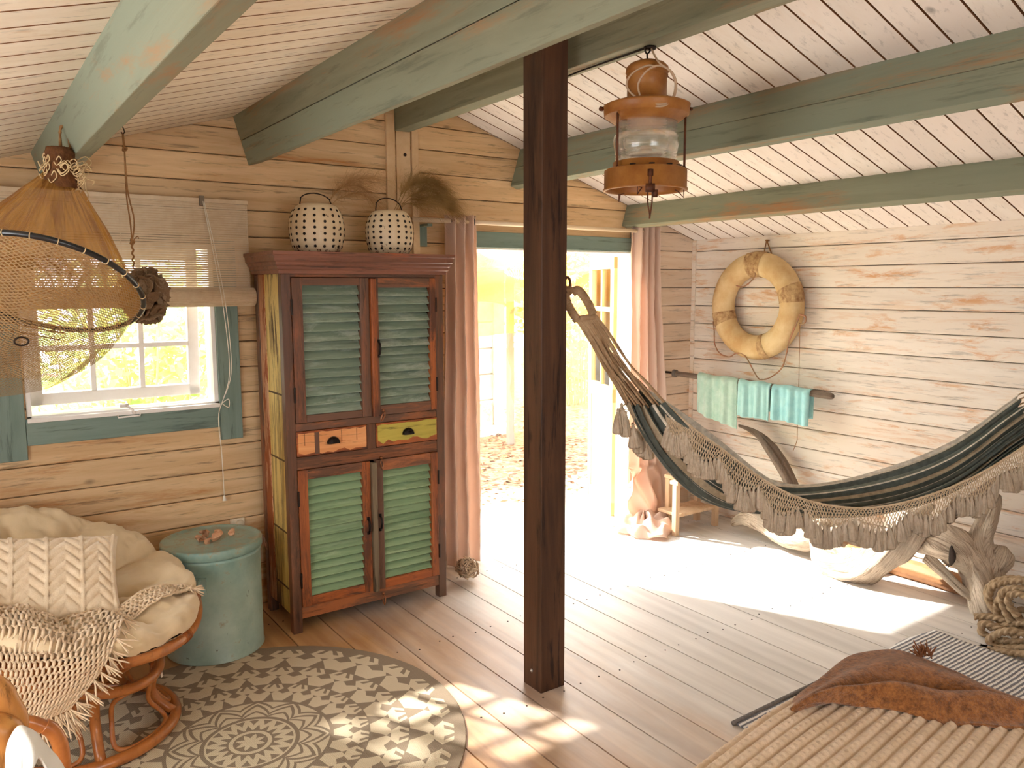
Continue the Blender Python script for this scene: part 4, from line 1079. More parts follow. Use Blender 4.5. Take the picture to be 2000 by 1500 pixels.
for k in range(nS):
    ph = math.acos(1-2*(k+.5)/nS); th = PI*(1+5**.5)*k
    d = Vector((math.cos(th)*math.sin(ph), math.sin(th)*math.sin(ph), math.cos(ph)))
    o = pr[k % 3] if k < 3 else pr[k % 3].copy()
    if k >= 3: COL.objects.link(o)
    s_ = random.uniform(.025, .037); tilt = (d+Vector((random.uniform(-.5, .5), random.uniform(-.5, .5), random.uniform(-.7, .3)))).normalized()
    o.matrix_parent_inverse = Matrix()
    o.location = d*Vector((1, 1, 1.25)).dot(Vector((1, 1, 1)))/3.25*random.uniform(.066, .078)
    o.location = Vector((d.x*.068, d.y*.066, d.z*.088))*random.uniform(.84, 1.12)
    o.rotation_euler = (tilt.to_track_quat('Z', 'Y').to_matrix() @ Matrix.Rotation(random.uniform(0, 6), 3, 'Z')).to_euler(); o.scale = (s_, s_, s_)
b = MB(); b.lathe([(0, -.06), (.028, -.045), (.042, 0), (.028, .05), (0, .06)], 16, cc_); b.build('core', M_OYS, oc, smooth=True)
b = MB(); top_ = Vector((0, 0, 0)); hp_ = P(240, 262, 1, CY_+.03); hp_.z = min(hp_.z, 2.3)
k1, k2 = P(243, 290, 1, CY_+.01), P(258, 472, 1, CY_)
b.tube([hp_+Vector((0, 0, -.0)), k1], .004, 6, lobes=2, lobe=.2, twist=200)
b.tube(spline([k1, P(247, 380, 1, CY_), P(254, 430, 1, CY_), k2], 5), .0028, 6)
b.tube(spline([k1, P(249, 370, 1, CY_-.01), P(262, 430, 1, CY_-.01), k2], 5), .0028, 6)
for kk in (k1, k2): b.tube(spline([kk+Vector((-.006, -.004, .006)), kk+Vector((.007, -.006, .002)), kk+Vector((.004, .004, -.006)), kk+Vector((-.006, 0, -.008)), kk+Vector((.0, -.006, .008))], 4, True), .0038, 7, closed=True)
b.tube(spline([k2, P(268, 462, 1, CY_), P(271, 466, 1, CY_)], 4), .002, 5)
b.tube([k2+Vector((.003*math.sin(t*1.1), 0, -.0045*t)) for t in range(28)], .0036, 6); b.build('cord', M_TWINE, oc, smooth=True)
b = MB(); b.tube(spline([hp_+Vector((0, 0, .03)), hp_+Vector((.006, 0, .01)), hp_, hp_+Vector((-.006, 0, .008))], 4), .002, 6); b.build('hook', M_IRON, oc, smooth=True)

# ------------------------------------------------------------------ curtains and rod
M_ROD = plain('cream_rod', (236, 214, 182), .4)
rd = thing('curtain_rod', 'cream curtain rod running above the doorway', 'rod', (2.9, 3.80, 1.955))
b = MB(); b.tube([(2.03, 3.80, 1.957), (3.715, 3.80, 1.957)], .0125, 14); b.build('rod', M_ROD, rd, smooth=True)
b = MB(); b.bx(2.105, 2.165, YB-.008, YB, 1.82, 1.93); b.bx(2.12, 2.15, 3.80, YB, 1.925, 1.938); b.build('bracket', M_TEALV, rd, bevel=.002)
b = MB(); b.bx(3.70, 3.73, 3.795, YB, 1.925, 1.94); b.bx(3.705, 3.725, YB-.008, YB, 1.88, 1.96); b.build('bracket', M_TEALV, rd, bevel=.002)
M_CURT = plain('blush_curtain', (240, 218, 202), .85, var=(232, 206, 188), scale=3, bump=.1, bscale=300, trans=.4)
def curtain(name, label, xt0, xt1, xb0, xb1, ztop, folds, amp, pool, seed, y0=3.795):
    t = thing(name, label, 'curtain', ((xb0+xb1)/2, y0, 0), None)
    def S(u, v):
        z = ztop*(1-v)
        e = .5-.5*math.cos(PI*min(1, v*1.2))
        x = lerp(lerp(xt0, xt1, u), lerp(xb0, xb1, u), e)
        ph = folds*2*PI*u+.5*math.sin(3*v+seed)+.7*fz(u*2, v*1.5, seed, 1.6)
        y = y0+amp*math.sin(ph)*(1-.25*v)+.006*fz(u*4, v*9, seed, 3)
        x += .016*fz(u*3, v*4, seed+4, 1.4)*v
        if pool and v > .80:
            k = (v-.80)/.20
            z = max(.012+.03*abs(math.sin(u*9+seed)), ztop*.20*(1-k)**1.5+.012) + .10*math.sin(PI*k)*abs(math.sin(u*6.3+2.5*k+seed))
            y -= .20*k*k*(.7+.4*math.sin(u*5+1)) + .03*math.sin(u*13+k*5)
            x += (u-.35)*.17*k + .03*math.sin(k*8+u*7)
        return (x, y, max(z, .008))
    b = MB(); b.grid(S, 120, 110); c = b.build('fabric', M_CURT, t, smooth=True, solid=.0025)
    return t
cl_ = curtain('curtain', 'blush curtain hanging left of the doorway, beside the cabinet', 2.235, 2.425, 2.20, 2.455, 1.992, 3.4, .034, False, 1.)
cr_ = curtain('curtain', 'blush curtain right of the doorway with its hem pooled on the floor', 3.635, 3.850, 3.60, 3.96, 1.99, 4.0, .036, True, 2.3)
M_EYE = plain('black_eyelet', (26, 24, 26), .35, .6)
for k, (x_, t_) in enumerate(((3.672, cr_), (2.27, cl_), (2.345, cl_), (2.41, cl_))):
    b = MB(); b.lathe([(.017+.006*math.cos(a), .006*math.sin(a)) for a in [i*PI/5 for i in range(10)]], 24, (x_, 3.80, 1.957), Matrix.Rotation(PI/2, 3, 'Y') @ Matrix.Rotation(.25, 3, 'X'), closed=True); b.build('eyelet', M_EYE, t_, smooth=True)
# heaped hem of the right curtain
hc_ = Vector((3.64, 3.63, .0))
def heap(u, v):
    a = 2*PI*u; r = .20*math.sin(v*PI/2)*(1+.14*math.sin(3*a+1)+.10*math.sin(7*a+2)); h = .085*math.cos(v*PI/2)**.8
    fo = .024*math.sin(a*4+v*9+math.sin(3*a))+.018*math.sin(a*7-v*12+2)
    return hc_+Vector((r*math.cos(a)*1.05, r*math.sin(a)*.85+.03*(1-v), max(.006, h+fo*(1-v*.6)+.012)))
b = MB(); b.grid(heap, 110, 34); b.uv = None; b.build('heaped_hem', M_CURT, cr_, smooth=True, solid=.002)
# curled twig ball at the foot of the left curtain
b = MB(); random.seed(5); tc_ = Vector((2.20, 3.56, .075))
for k in range(26):
    d = Vector((random.gauss(0, 1), random.gauss(0, 1), random.gauss(0, 1))).normalized(); u_ = d.orthogonal().normalized(); w_ = d.cross(u_)
    r_ = random.uniform(.035, .055); a0 = random.uniform(0, 6)
    b.tube([tc_+d*random.uniform(-.03, .03)+u_*math.cos(a0+t*.33)*r_+w_*math.sin(a0+t*.33)*r_*1.2 for t in range(16)], .0035, 6)
M_TWIG = plain('bleached_twig', (222, 200, 172), .8, var=(150, 116, 88), scale=20)
tag(b.build('twig_bundle', M_TWIG, smooth=True), 'small ball of bleached curled twigs on the floor at the foot of the left curtain', 'twigs')

# ------------------------------------------------------------------ life ring
M_BUOY = plain('aged_canvas', (214, 188, 142), .75, var=(190, 150, 98), scale=6, bump=.3, bscale=30)
M_BUOYB = plain('frayed_band', (204, 172, 124), .85, var=(140, 100, 64), scale=26, bump=.8, bscale=60)
M_ROPER = plain('faded_red_cord', (172, 112, 84), .85, var=(150, 128, 96), scale=20)
LC = P(1477, 598, 0, 4.238)
lb = thing('life_ring', 'old ochre canvas life ring with cord hanging on the right wall', 'life ring', (LC.x, LC.y, LC.z))
def lpt(a, R_=.267, dx=0): return LC+Vector((dx, R_*math.cos(a), R_*math.sin(a)))
b = MB()
L_ = 96
for i in range(L_):
    a = 2*PI*i/L_
    for k in range(22):
        t_ = 2*PI*k/22; rr = .079*(1+.02*fz(math.cos(a)*2, math.sin(a)*2, k*.3, 2))
        R2 = .267+rr*math.cos(t_); b.v.append(LC+Vector((.064*math.sin(t_), R2*math.cos(a), R2*math.sin(a))))
for i in range(L_):
    for k in range(22):
        b.f.append((i*22+k, i*22+(k+1) % 22, ((i+1) % L_)*22+(k+1) % 22, ((i+1) % L_)*22+k)); b.mi.append(0)
b.build('ring', M_BUOY, lb, smooth=True)
def band(a0, wd, mat):
    b = MB(); n_ = 8; pts = []
    for i in range(n_+1):
        a = a0-wd/2+wd*i/n_
        for k in range(22):
            t_ = 2*PI*k/22; rr = .0815*(1+.02*fz(i, k, a0*9, 1.3)); R2 = .267+rr*math.cos(t_)
            b.v.append(LC+Vector((.0665*math.sin(t_), R2*math.cos(a), R2*math.sin(a))))
    for i in range(n_):
        for k in range(22): b.f.append((i*22+k, i*22+(k+1) % 22, (i+1)*22+(k+1) % 22, (i+1)*22+k)); b.mi.append(0)
    b.build('band', mat, lb, smooth=True)
band(math.radians(90), .42, M_BUOYB); band(math.radians(164), .36, M_BUOYB); band(math.radians(-18), .30, M_BUOYB); band(math.radians(-108), .16, M_BUOYB)
b = MB()
def LP_(l, x=4.19): return [P(a, c_, 0, x) for a, c_ in l]
b.tube(spline(LP_([(1393, 628), (1395, 650), (1396, 672), (1406, 690), (1424, 697), (1438, 690), (1455, 695), (1478, 735), (1488, 741), (1505, 737), (1526, 720), (1535, 695), (1540, 670), (1552, 640), (1562, 615)]), 5), .0042, 7, lobes=2, lobe=.2, twist=150)
b.tube(spline(LP_([(1475, 500), (1470, 515), (1475, 535), (1468, 548), (1452, 560), (1438, 558)]), 5), .0042, 7, lobes=2, lobe=.2, twist=150)
b.tube(spline(LP_([(1562, 615), (1573, 618), (1572, 630), (1562, 634)]), 4), .005, 7)
b.build('grab_line', M_ROPER, lb, smooth=True)
b = MB(); hk = P(1498, 471, 0, 4.285)
b.tube(spline([hk+Vector((0, .02, -.075)), hk+Vector((0, .006, -.01)), hk, hk+Vector((0, -.010, -.02)), hk+Vector((0, -.04, -.085))], 4), .004, 7)
b.lathe([(.006, -.02), (.006, .01)], 8, hk+Vector((.01, 0, .004)), Matrix.Rotation(PI/2, 3, 'Y')); b.build('hanger', M_TWINE, lb, smooth=True)
b = MB(); b.tube(spline(LP_([(1562, 630), (1561, 690), (1560, 755), (1558, 800), (1557, 845), (1556, 862), (1549, 880)], 4.215), 4), .0022, 5)
b.build('loose_cord', M_TWINE, lb, smooth=True)

# ------------------------------------------------------------------ driftwood towel pole and towels
def drift_mat(name, light, dark, axis=1):
    m, nt, b = newmat(name); v = coords(nt)
    uv = coords(nt, (5, 44, 1), 'UV')
    g = noise_n(nt, uv, 1.1, 7, .72, 1.6)
    g2 = noise_n(nt, v, 9, 4, .6)
    col = ramp(nt, g, [(.36, dark), (.52, light)])
    col = mixc(nt, ramp(nt, g2, [(.45, W0), (.7, W1)]), col, tuple(int(x*.84) for x in light))
    nt.links.new(col, b.inputs['Base Color']); b.inputs['Roughness'].default_value = .8
    bp = N(nt, 'ShaderNodeBump'); bp.inputs['Strength'].default_value = .9; bp.inputs['Distance'].default_value = .008
    nt.links.new(g, bp.inputs['Height']); nt.links.new(bp.outputs[0], b.inputs['Normal'])
    return m
M_DRIFT = drift_mat('driftwood_bleached', (214, 194, 170), (112, 82, 60))
M_DRIFTG = drift_mat('driftwood_grey', (150, 130, 112), (92, 74, 60))
def root(b, pts, radii, twist=6., lobes=5, lobe=.12, seed=0., n=26, per=7):
    """a gnarled limb: swept ring with twisting ridges and noise, ends rounded"""
    c = spline(pts, per); L = len(c); rs = [interp([(i/(len(radii)-1), r) for i, r in enumerate(radii)], k/(L-1)) for k in range(L)]
    u = (c[1]-c[0]).orthogonal().normalized(); o = len(b.v); dist = 0
    if b.uv is None: b.uv = {}
    for i in range(L):
        t = (c[min(i+1, L-1)]-c[max(i-1, 0)]).normalized(); u = (u-t*u.dot(t)).normalized(); w_ = t.cross(u)
        if i: dist += (c[i]-c[i-1]).length
        for k in range(n):
            a = 2*PI*k/n
            r = rs[i]*(1+lobe*math.cos(lobes*a+twist*dist)+lobe*.8*math.cos(3*a-twist*.6*dist+seed)+.16*fz(math.cos(a)*1.4, math.sin(a)*1.4, dist*6, 1, seed)+.07*math.cos(9*a+twist*1.5*dist+seed)+.05*math.cos(14*a-twist*dist*.7)+.08*fz(k*.9, dist*25, seed, 1))
            b.uv[len(b.v)] = (dist, (k/n if k < n/2 else 1-k/n)+.05*twist*dist); b.v.append(c[i]+u*math.cos(a)*r+w_*math.sin(a)*r)
    for i in range(L-1):
        for k in range(n): b.f.append((o+i*n+k, o+i*n+(k+1) % n, o+(i+1)*n+(k+1) % n, o+(i+1)*n+k)); b.mi.append(0)
    for e, base in ((0, o), (1, o+(L-1)*n)):
        t = (c[0]-c[1]) if e == 0 else (c[-1]-c[-2])
        tip = (c[0] if e == 0 else c[-1])+t.normalized()*rs[0 if e == 0 else -1]*.5; ti = len(b.v); b.v.append(tip); b.uv[ti] = (dist*e, .5)
        for k in range(n):
            f_ = (base+k, base+(k+1) % n, ti); b.f.append(f_ if e else f_[::-1]); b.mi.append(0)
PA, PB = P(1318, 729, 1, 3.80), P(1612, 772, 0, 4.20)
b = MB(); mid = PA.lerp(PB, .5)+Vector((0, 0, .008))
root(b, [PA, PA.lerp(PB, .12), PA.lerp(PB, .3), mid, PA.lerp(PB, .75), PB, P(1627, 775, 0, 4.20)], [.017, .0175, .0175, .018, .020, .021, .012], 2., 3, .04, 3)
tr_ = thing('towel_pole', 'grey driftwood pole on the wall holding three towels', 'towel rail', tuple(PA.lerp(PB, .5)))
po = b.build('pole', M_DRIFTG, tr_, smooth=True)
b = MB(); b.lathe([(.020, -.013), (.026, -.012), (.026, .010), (.018, .014), (0, .014)], 20, PA, (PA-PB).normalized().to_track_quat('Z', 'Y').to_matrix()); b.build('end_knob', plain('pole_end', (98, 88, 80), .6), tr_, smooth=True)
b = MB(); b.tube([PA+Vector((.01, .0, 0)), Vector((PA.x+.01, YB, PA.z))], .008, 8); b.build('bracket', M_IRON, tr_)
b = MB(); q = PA.lerp(PB, .93); b.tube([q, Vector((XR, q.y, q.z))], .008, 8); b.build('bracket', M_IRON, tr_)
M_TOW1 = plain('towel_sage', (178, 200, 184), .95, var=(150, 182, 164), scale=14, bump=.6, bscale=240, sheen=.3)
M_TOW2 = plain('towel_aqua', (168, 208, 202), .95, var=(148, 194, 190), scale=14, bump=.6, bscale=240, sheen=.3)
M_TOW3 = plain('towel_bright_aqua', (166, 214, 212), .95, var=(142, 198, 200), scale=14, bump=.6, bscale=240, sheen=.3)
pdir = (PB-PA).normalized()
def pole_t(px):   # parameter along the pole under this pixel column
    best = min(range(401), key=lambda k: abs(PROJ(PA.lerp(PB, k/400))[0]-px)); return best/400
def PROJ(p):
    d = p-CAMP; c = d.dot(fw); return (1000+FPX*d.dot(RT)/c, 750-FPX*d.dot(UP)/c)
def towel(label, x0, x1, ln0, ln1, mat, seed, skew=0., back=.16):
    t0, t1 = pole_t(x0), pole_t(x1)
    def S(u, v):
        c = PA.lerp(PB, lerp(t0, t1, u)); ln = lerp(ln0, ln1, u); tot = back+.07+ln; s_ = v*tot
        wob = .006*math.sin(u*14+seed)+.004*math.sin(u*31+seed*2)
        if s_ < back: d = Vector((.030+wob, 0, -(back-s_)))
        elif s_ < back+.07:
            a = PI*(s_-back)/.07; d = Vector((.027*math.cos(a)+wob*.3, 0, .024*math.sin(a)))
        else: d = Vector((-.030+wob*(1+4*(s_-back-.07)), 0, -(s_-back-.07)))
        dn = (s_-back-.07)/ln if s_ > back+.07 else 0
        d += pdir*(skew*dn + (u-.5)*(.03*dn) + .005*fz(v*5, u*2, seed, 1.5))
        d.z += .004*math.sin(u*9+seed)
        # turn the offset so that it faces across the pole
        nx = Vector((-pdir.y, pdir.x, 0)); nx = nx if nx.x > 0 else -nx
        return c+nx*d.x+Vector((0, d.y, d.z))+pdir*(d.y) if True else c
    b = MB(); b.grid(S, 40, 44); b.uv = None
    o = b.build('towel', mat, smooth=True, solid=.007); tag(o, label, 'towel', 'towels on the driftwood pole')
towel('long grey-green towel, leftmost on the driftwood pole', 1366, 1444, .235, .30, M_TOW1, 1, -.02)
towel('aqua towel in the middle of the driftwood pole', 1447, 1508, .21, .205, M_TOW2, 2.2, 0)
towel('bright aqua towel at the right end of the driftwood pole', 1512, 1586, .19, .20, M_TOW3, 4., 0)

# ------------------------------------------------------------------ driftwood log
def X_(l, x): return [P(a, c_, 0, x if len(q) < 3 else q[2]) for q in l for a, c_ in [q[:2]]]
dw = thing('driftwood_log', 'large twisted bleached driftwood log lying along the right wall', 'driftwood', (4.0, 2.3, 0))
b = MB(); root(b, X_([(1432, 1022, 4.12), (1460, 1012, 4.10), (1500, 1025, 4.06), (1545, 1050, 4.04), (1590, 1052, 4.03), (1640, 1045, 4.05)], 4), [.02, .05, .065, .065, .06, .05], 5, 4, .10, 1); b.build('trunk', M_DRIFT, dw, smooth=True)
b = MB(); root(b, X_([(1600, 1020, 4.04), (1608, 1060, 4.0), (1625, 1095, 3.95), (1668, 1110, 3.93), (1712, 1095, 3.95), (1748, 1070, 3.98), (1785, 1035, 4.02), (1800, 1005, 4.05), (1822, 986, 4.06)], 4), [.05, .078, .085, .09, .082, .076, .066, .034, .010], 10, 5, .11, 4, n=34); b.build('limb', M_DRIFT, dw, smooth=True)
b = MB(); root(b, X_([(1788, 1050, 4.08), (1815, 1058, 4.08), (1845, 1062, 4.06), (1880, 1075, 4.08), (1905, 1105, 4.10), (1925, 1150, 4.10)], 4), [.05, .07, .09, .085, .06, .05], 16, 4, .16, 8, n=34); b.build('limb', M_DRIFT, dw, smooth=True)
b = MB(); root(b, X_([(1812, 1088, 4.02), (1845, 1120, 4.02), (1875, 1150, 4.02), (1905, 1172, 4.03), (1935, 1185, 4.05)], 4), [.03, .024, .02, .018, .03], 6, 3, .15, 2); b.build('root', M_DRIFT, dw, smooth=True)
b = MB(); root(b, X_([(1932, 1205, 4.04), (1926, 1165, 4.06), (1922, 1120, 4.10), (1914, 1080, 4.12), (1916, 1045, 4.14), (1932, 1010, 4.16), (1943, 985, 4.17), (1949, 966, 4.17)], 4), [.075, .075, .085, .070, .052, .044, .032, .014], 12, 4, .17, 6, n=34, per=8); b.build('limb', M_DRIFT, dw, smooth=True)
b = MB(); root(b, X_([(1925, 1120, 4.14), (1950, 1090, 4.16), (1960, 1075, 4.18)], 4), [.06, .07, .05], 8, 4, .12, 9); b.build('limb', M_DRIFT, dw, smooth=True)
b = MB(); root(b, [Vector((4.20, 2.55, .05)), Vector((4.21, 2.2, .05)), Vector((4.21, 1.9, .045)), Vector((4.21, 1.7, .04))], [.045, .05, .05, .04], 1, 3, .03, 3); b.build('back_limb', plain('smooth_brown_driftwood', (176, 128, 86), .6, var=(140, 96, 62), scale=8), dw, smooth=True)
b = MB(); root(b, X_([(1443, 831, 4.23), (1462, 838, 4.22), (1484, 852, 4.21), (1505, 878, 4.20), (1522, 905, 4.19), (1540, 938, 4.17), (1556, 985, 4.12), (1570, 1040, 4.08)], 4), [.007, .014, .026, .036, .038, .036, .04, .05], 7, 3, .16, 5, n=30); b.build('branch', M_DRIFTG, dw, smooth=True)
b = MB(); root(b, X_([(1810, 1040, 4.1), (1850, 1012, 4.15), (1895, 975, 4.17), (1930, 948, 4.18), (1962, 930, 4.18), (1988, 916, 4.18)], 4), [.03, .024, .02, .018, .014, .012], 5, 3, .1, 7); b.build('branch', M_DRIFTG, dw, smooth=True)

b = MB(); kh = P(1868, 1078, 0, 4.06)-Vector((.085, .02, 0)); b.lathe([(0, -.012), (.024, -.008), (.034, 0), (.024, .008), (0, .012)], 20, kh, Matrix.Rotation(PI/2, 3, 'Y') @ Matrix.Rotation(.5, 3, 'X') @ Matrix.Diagonal((1.5, .7, 1)), rf=lambda a, h: 1+.15*math.sin(3*a)); b.build('knot_hole', plain('knot_hollow', (52, 36, 26), .9, var=(30, 20, 14), scale=30), dw, smooth=True)
# ------------------------------------------------------------------ coil of heavy rope
M_ROPE = plain('hemp_rope', (176, 150, 118), .9, var=(140, 114, 84), scale=30, bump=.6, bscale=180)
rp = thing('rope_coil', 'heap of thick three-strand hemp rope in the right corner, against the driftwood', 'rope', (3.85, 1.5, 0))
b = MB()
def rloop(pts, x, closed=False): b.tube(spline([P(a, c_, 0, x+(q[0] if q else 0)) for a, c_, *q in pts], 12, closed), .0145, 24, lobes=3, lobe=.27, twist=72, closed=closed)
rloop([(1945, 1195), (1932, 1172), (1938, 1148), (1965, 1137), (2000, 1135), (2050, 1150), (2060, 1190), (2020, 1225), (1985, 1215), (1960, 1190), (1952, 1172)], 3.86)
rloop([(1975, 1215), (1960, 1185), (1957, 1160), (1978, 1150), (2010, 1155), (2035, 1180), (2030, 1210), (2000, 1215), (1982, 1195)], 3.80)
rloop([(1905, 1205), (1935, 1205), (1965, 1212), (2000, 1232), (2060, 1250)], 3.82)
rloop([(1990, 1245), (1955, 1228), (1925, 1218), (1916, 1228), (1925, 1242), (1955, 1250), (2000, 1262), (2070, 1262)], 3.76)
rloop([(2070, 1240), (2010, 1240), (1975, 1232), (1945, 1240), (1932, 1252), (1945, 1264), (1985, 1266), (2030, 1262)], 3.70)
rloop([(1930, 1270), (1950, 1272), (1985, 1276), (2040, 1280)], 3.66)
rloop([(1978, 1240), (1962, 1215), (1985, 1195), (2015, 1195), (2050, 1225)], 3.84)
rloop([(1962, 1252), (1985, 1255), (2020, 1250), (2060, 1240)], 3.74)
rloop([(1990, 1205), (1972, 1183), (1972, 1165), (1990, 1160), (2015, 1172), (2020, 1195)], 3.78)
rloop([(1912, 1214), (1940, 1226), (1970, 1222), (2010, 1215), (2060, 1225)], 3.80)
rloop([(1938, 1188), (1928, 1160), (1940, 1140), (1975, 1130), (2040, 1138)], 3.90)
rloop([(1920, 1236), (1945, 1258), (1990, 1258), (2050, 1256)], 3.78)
rloop([(1968, 1228), (1950, 1208), (1948, 1180), (1962, 1160), (2000, 1148)], 3.84)
rloop([(1940, 1258), (1975, 1270), (2010, 1271), (2060, 1268)], 3.72)
for v_ in b.v: v_.z = max(v_.z, .003)
b.build('rope', M_ROPE, rp, smooth=True)
b = MB(); kc = P(1925, 1268, 0, 3.66)
for k in range(14):
    d = Vector((random.gauss(0, .6), .8+random.gauss(0, .3), random.gauss(0, .5))).normalized(); b.tube([kc, kc+d*.012, kc+d*random.uniform(.02, .032)], [.004, .004, .002], 5)
for v_ in b.v: v_.z = max(v_.z, .003)
b.build('frayed_end', M_ROPE, rp, smooth=True)

# ------------------------------------------------------------------ small wooden stool behind the curtain
M_STL = wood('stool_pine', (214, 184, 152), (190, 154, 118), 2, crack=.3, coarse=4, knots=False)
st = thing('shelf_stool', 'small pale wooden stool with a lower shelf in the back right corner', 'stool', (3.92, 3.55, 0))
for (x_, y_) in ((3.70, 3.44), (4.08, 3.44), (3.80, 3.60), (4.08, 3.60)):
    b = MB(); b.bx(x_, x_+.035, y_, y_+.035, 0, .335); b.build('leg', M_STL, st, bevel=.002)
b = MB(); b.bx(3.70, 4.13, 3.43, 3.50, .335, .36); b.bx(3.80, 4.13, 3.502, 3.645, .335, .36); b.build('seat', M_STL, st, bevel=.003)
b = MB(); b.bx(3.735, 4.08, 3.445, 3.635, .12, .14); b.build('shelf', M_STL, st, bevel=.003)

# ------------------------------------------------------------------ hammock
HA = Vector((1.93, 2.40, 0)); HB = Vector((4.22, 1.02, 0)); HD = (HB-HA).normalized(); HN = Vector((HD.y, -HD.x, 0))
if HN.dot(CAMP-HA) < 0: HN = -HN      # towards the camera
def HP(px, py, off):
    d = ray(px, py); o = HA+HN*off; t = (o-CAMP).dot(HN)/d.dot(HN); return CAMP+d*t
def prof_off(k): return math.sin(PI*min(1, max(0, k)))**.8
near = [(1302, 790), (1325, 812), (1355, 838), (1400, 870), (1450, 908), (1500, 943), (1550, 968), (1610, 985), (1680, 992), (1750, 984), (1815, 966), (1875, 943), (1930, 915), (1985, 880), (2020, 856)]
bott = [(1226, 790), (1245, 830), (1275, 880), (1315, 930), (1360, 968), (1410, 990), (1465, 1000), (1530, 1003), (1610, 1004), (1690, 1000), (1770, 985), (1840, 960), (1900, 925), (1965, 875), (2015, 840)]
farr = [(1262, 758), (1295, 778), (1335, 805), (1380, 838), (1430, 878), (1480, 918), (1520, 940), (1580, 945), (1650, 935), (1720, 916), (1790, 893), (1855, 864), (1905, 833), (1950, 800), (1988, 772)]
K = len(near)
NG = [HP(a, c_, .16*prof_off(i/(K-1))+.02) for i, (a, c_) in enumerate(near)]
BG = [HP(a, c_, .0*prof_off(i/(K-1))) for i, (a, c_) in enumerate(bott)]
FG = [HP(a, c_, -.17*prof_off(i/(K-1))-.02) for i, (a, c_) in enumerate(farr)]
NS, BS, FS = spline(NG, 8), spline(BG, 8), spline(FG, 8)
def hs(s_, u):
    f_ = u*(len(s_)-1); i = min(int(f_), len(s_)-2); return s_[i].lerp(s_[i+1], f_-i)
def HS(u, v):
    n_, b_, f_ = hs(NS, u), hs(BS, u), hs(FS, u)
    # bag: quadratic through the lowest line
    c = b_*2-(n_+f_)*.5
    p = n_*((1-v)**2)+c*(2*v*(1-v))+f_*(v*v)
    g = max(0, 1-min(u, 1-u)*3.0)
    amp = .007+.012*g
    pl = math.sin(v*PI*22+2*fz(u*3, v*3, 1, 1))+.5*math.sin(v*PI*9+4*u)
    return p+HN*(amp*pl)*(.7)+Vector((0, 0, amp*.5*pl))
def stripe_mat():
    m, nt, b = newmat('hammock_stripes')
    uv = N(nt, 'ShaderNodeUVMap'); sep = N(nt, 'ShaderNodeSeparateXYZ'); nt.links.new(uv.outputs[0], sep.inputs[0])
    r = N(nt, 'ShaderNodeValToRGB'); nt.links.new(sep.outputs[1], r.inputs[0]); r.color_ramp.interpolation = 'CONSTANT'
    A, B, C_, D_ = (92, 98, 92), (228, 218, 200), (180, 164, 138), (130, 138, 128)
    seq = [(0, A), (.045, B), (.052, A), (.085, D_), (.10, B), (.125, A), (.165, B), (.172, A), (.21, C_), (.255, A), (.275, B), (.285, A), (.335, D_), (.36, B), (.375, A), (.42, B), (.43, A), (.47, C_), (.52, B), (.53, A), (.58, D_), (.60, B), (.61, A), (.68, B), (.69, A), (.75, C_), (.79, A), (.85, B), (.86, D_), (.90, A), (.95, B)]
    e = r.color_ramp.elements
    while len(e) < min(32, len(seq)): e.new(.5)
    for i, (p, c_) in enumerate(seq[:32]): e[i].position = p; e[i].color = lin(c_)
    v = coords(nt); nz = ramp(nt, noise_n(nt, v, 40, 3), [(.3, (205, 205, 205)), (.7, W1)])
    nt.links.new(mixc(nt, 1., r.outputs[0], nz, 'MULTIPLY'), b.inputs['Base Color']); b.inputs['Roughness'].default_value = .9; b.inputs['Specular IOR Level'].default_value = .2
    return m
hm = thing('hammock', 'dark grey and cream striped hammock with crocheted tassel fringe slung from the post', 'hammock', (3.0, 1.8, .6))
b = MB(); b.grid(HS, 110, 150); fab = b.build('fabric', stripe_mat(), hm, smooth=True, solid=.003)
M_MAC = plain('macrame_cotton', (216, 196, 168), .95, var=(196, 172, 140), scale=30, bump=.4, bscale=200)
M_TAS = plain('tassel_cotton', (226, 210, 188), .95, var=(196, 176, 150), scale=50, bump=.6, bscale=260, trans=.25)
M_HCORD = plain('hammock_cord', (176, 148, 116), .9, var=(146, 116, 84), scale=30)
# crocheted band: scalloped diamond net below the near edge
def fr_dir(u):   # the band lies over the bag on the left and hangs clear on the right
    return Vector((0, 0, -1))+HN*(.30 if u < .5 else .12)-HD*(.25 if u < .45 else 0)
def sc_depth(u):
    s_ = abs(math.sin(PI*u*9)); return .034+.048*s_
def FR(u, v):
    p = hs(NS, u); return p+HN*.012+fr_dir(u)*(sc_depth(u)*v)
b = MB(); nc, nr = 150, 5
for j in range(nr):
    for i in range(nc):
        k = (i+.5*(j % 2))/nc
        p0 = FR(min(1, k), j/nr); b.tube([p0, FR(max(0, k-.5/nc), (j+1)/nr)], .0017, 4, caps=False); b.tube([p0, FR(min(1, k+.5/nc), (j+1)/nr)], .0017, 4, caps=False)
b.tube([hs(NS, k/160)+HN*.006 for k in range(161)], .0048, 7, lobes=2, lobe=.2, twist=120)
mac = b.build('crocheted_band', M_MAC, hm, smooth=True)
def tassel_mesh():
    b = MB(); b.lathe([(.0015, .006), (.005, .002), (.0062, -.004), (.0042, -.009), (.0065, -.013), (.012, -.028), (.0165, -.050), (.020, -.070), (.0205, -.080), (.016, -.086), (0, -.074)], 36, rf=lambda a, h: 1+(.17*math.sin(a*9+h*30)+.09*math.sin(a*16))*(1 if h < -.012 else .2))
    b.lathe([(.0068, -.008), (.0068, -.0105)], 10); return b
tm = tassel_mesh(); t0 = tm.build('tassel', M_TAS, hm, smooth=True)
random.seed(8); first = True; nT = 92
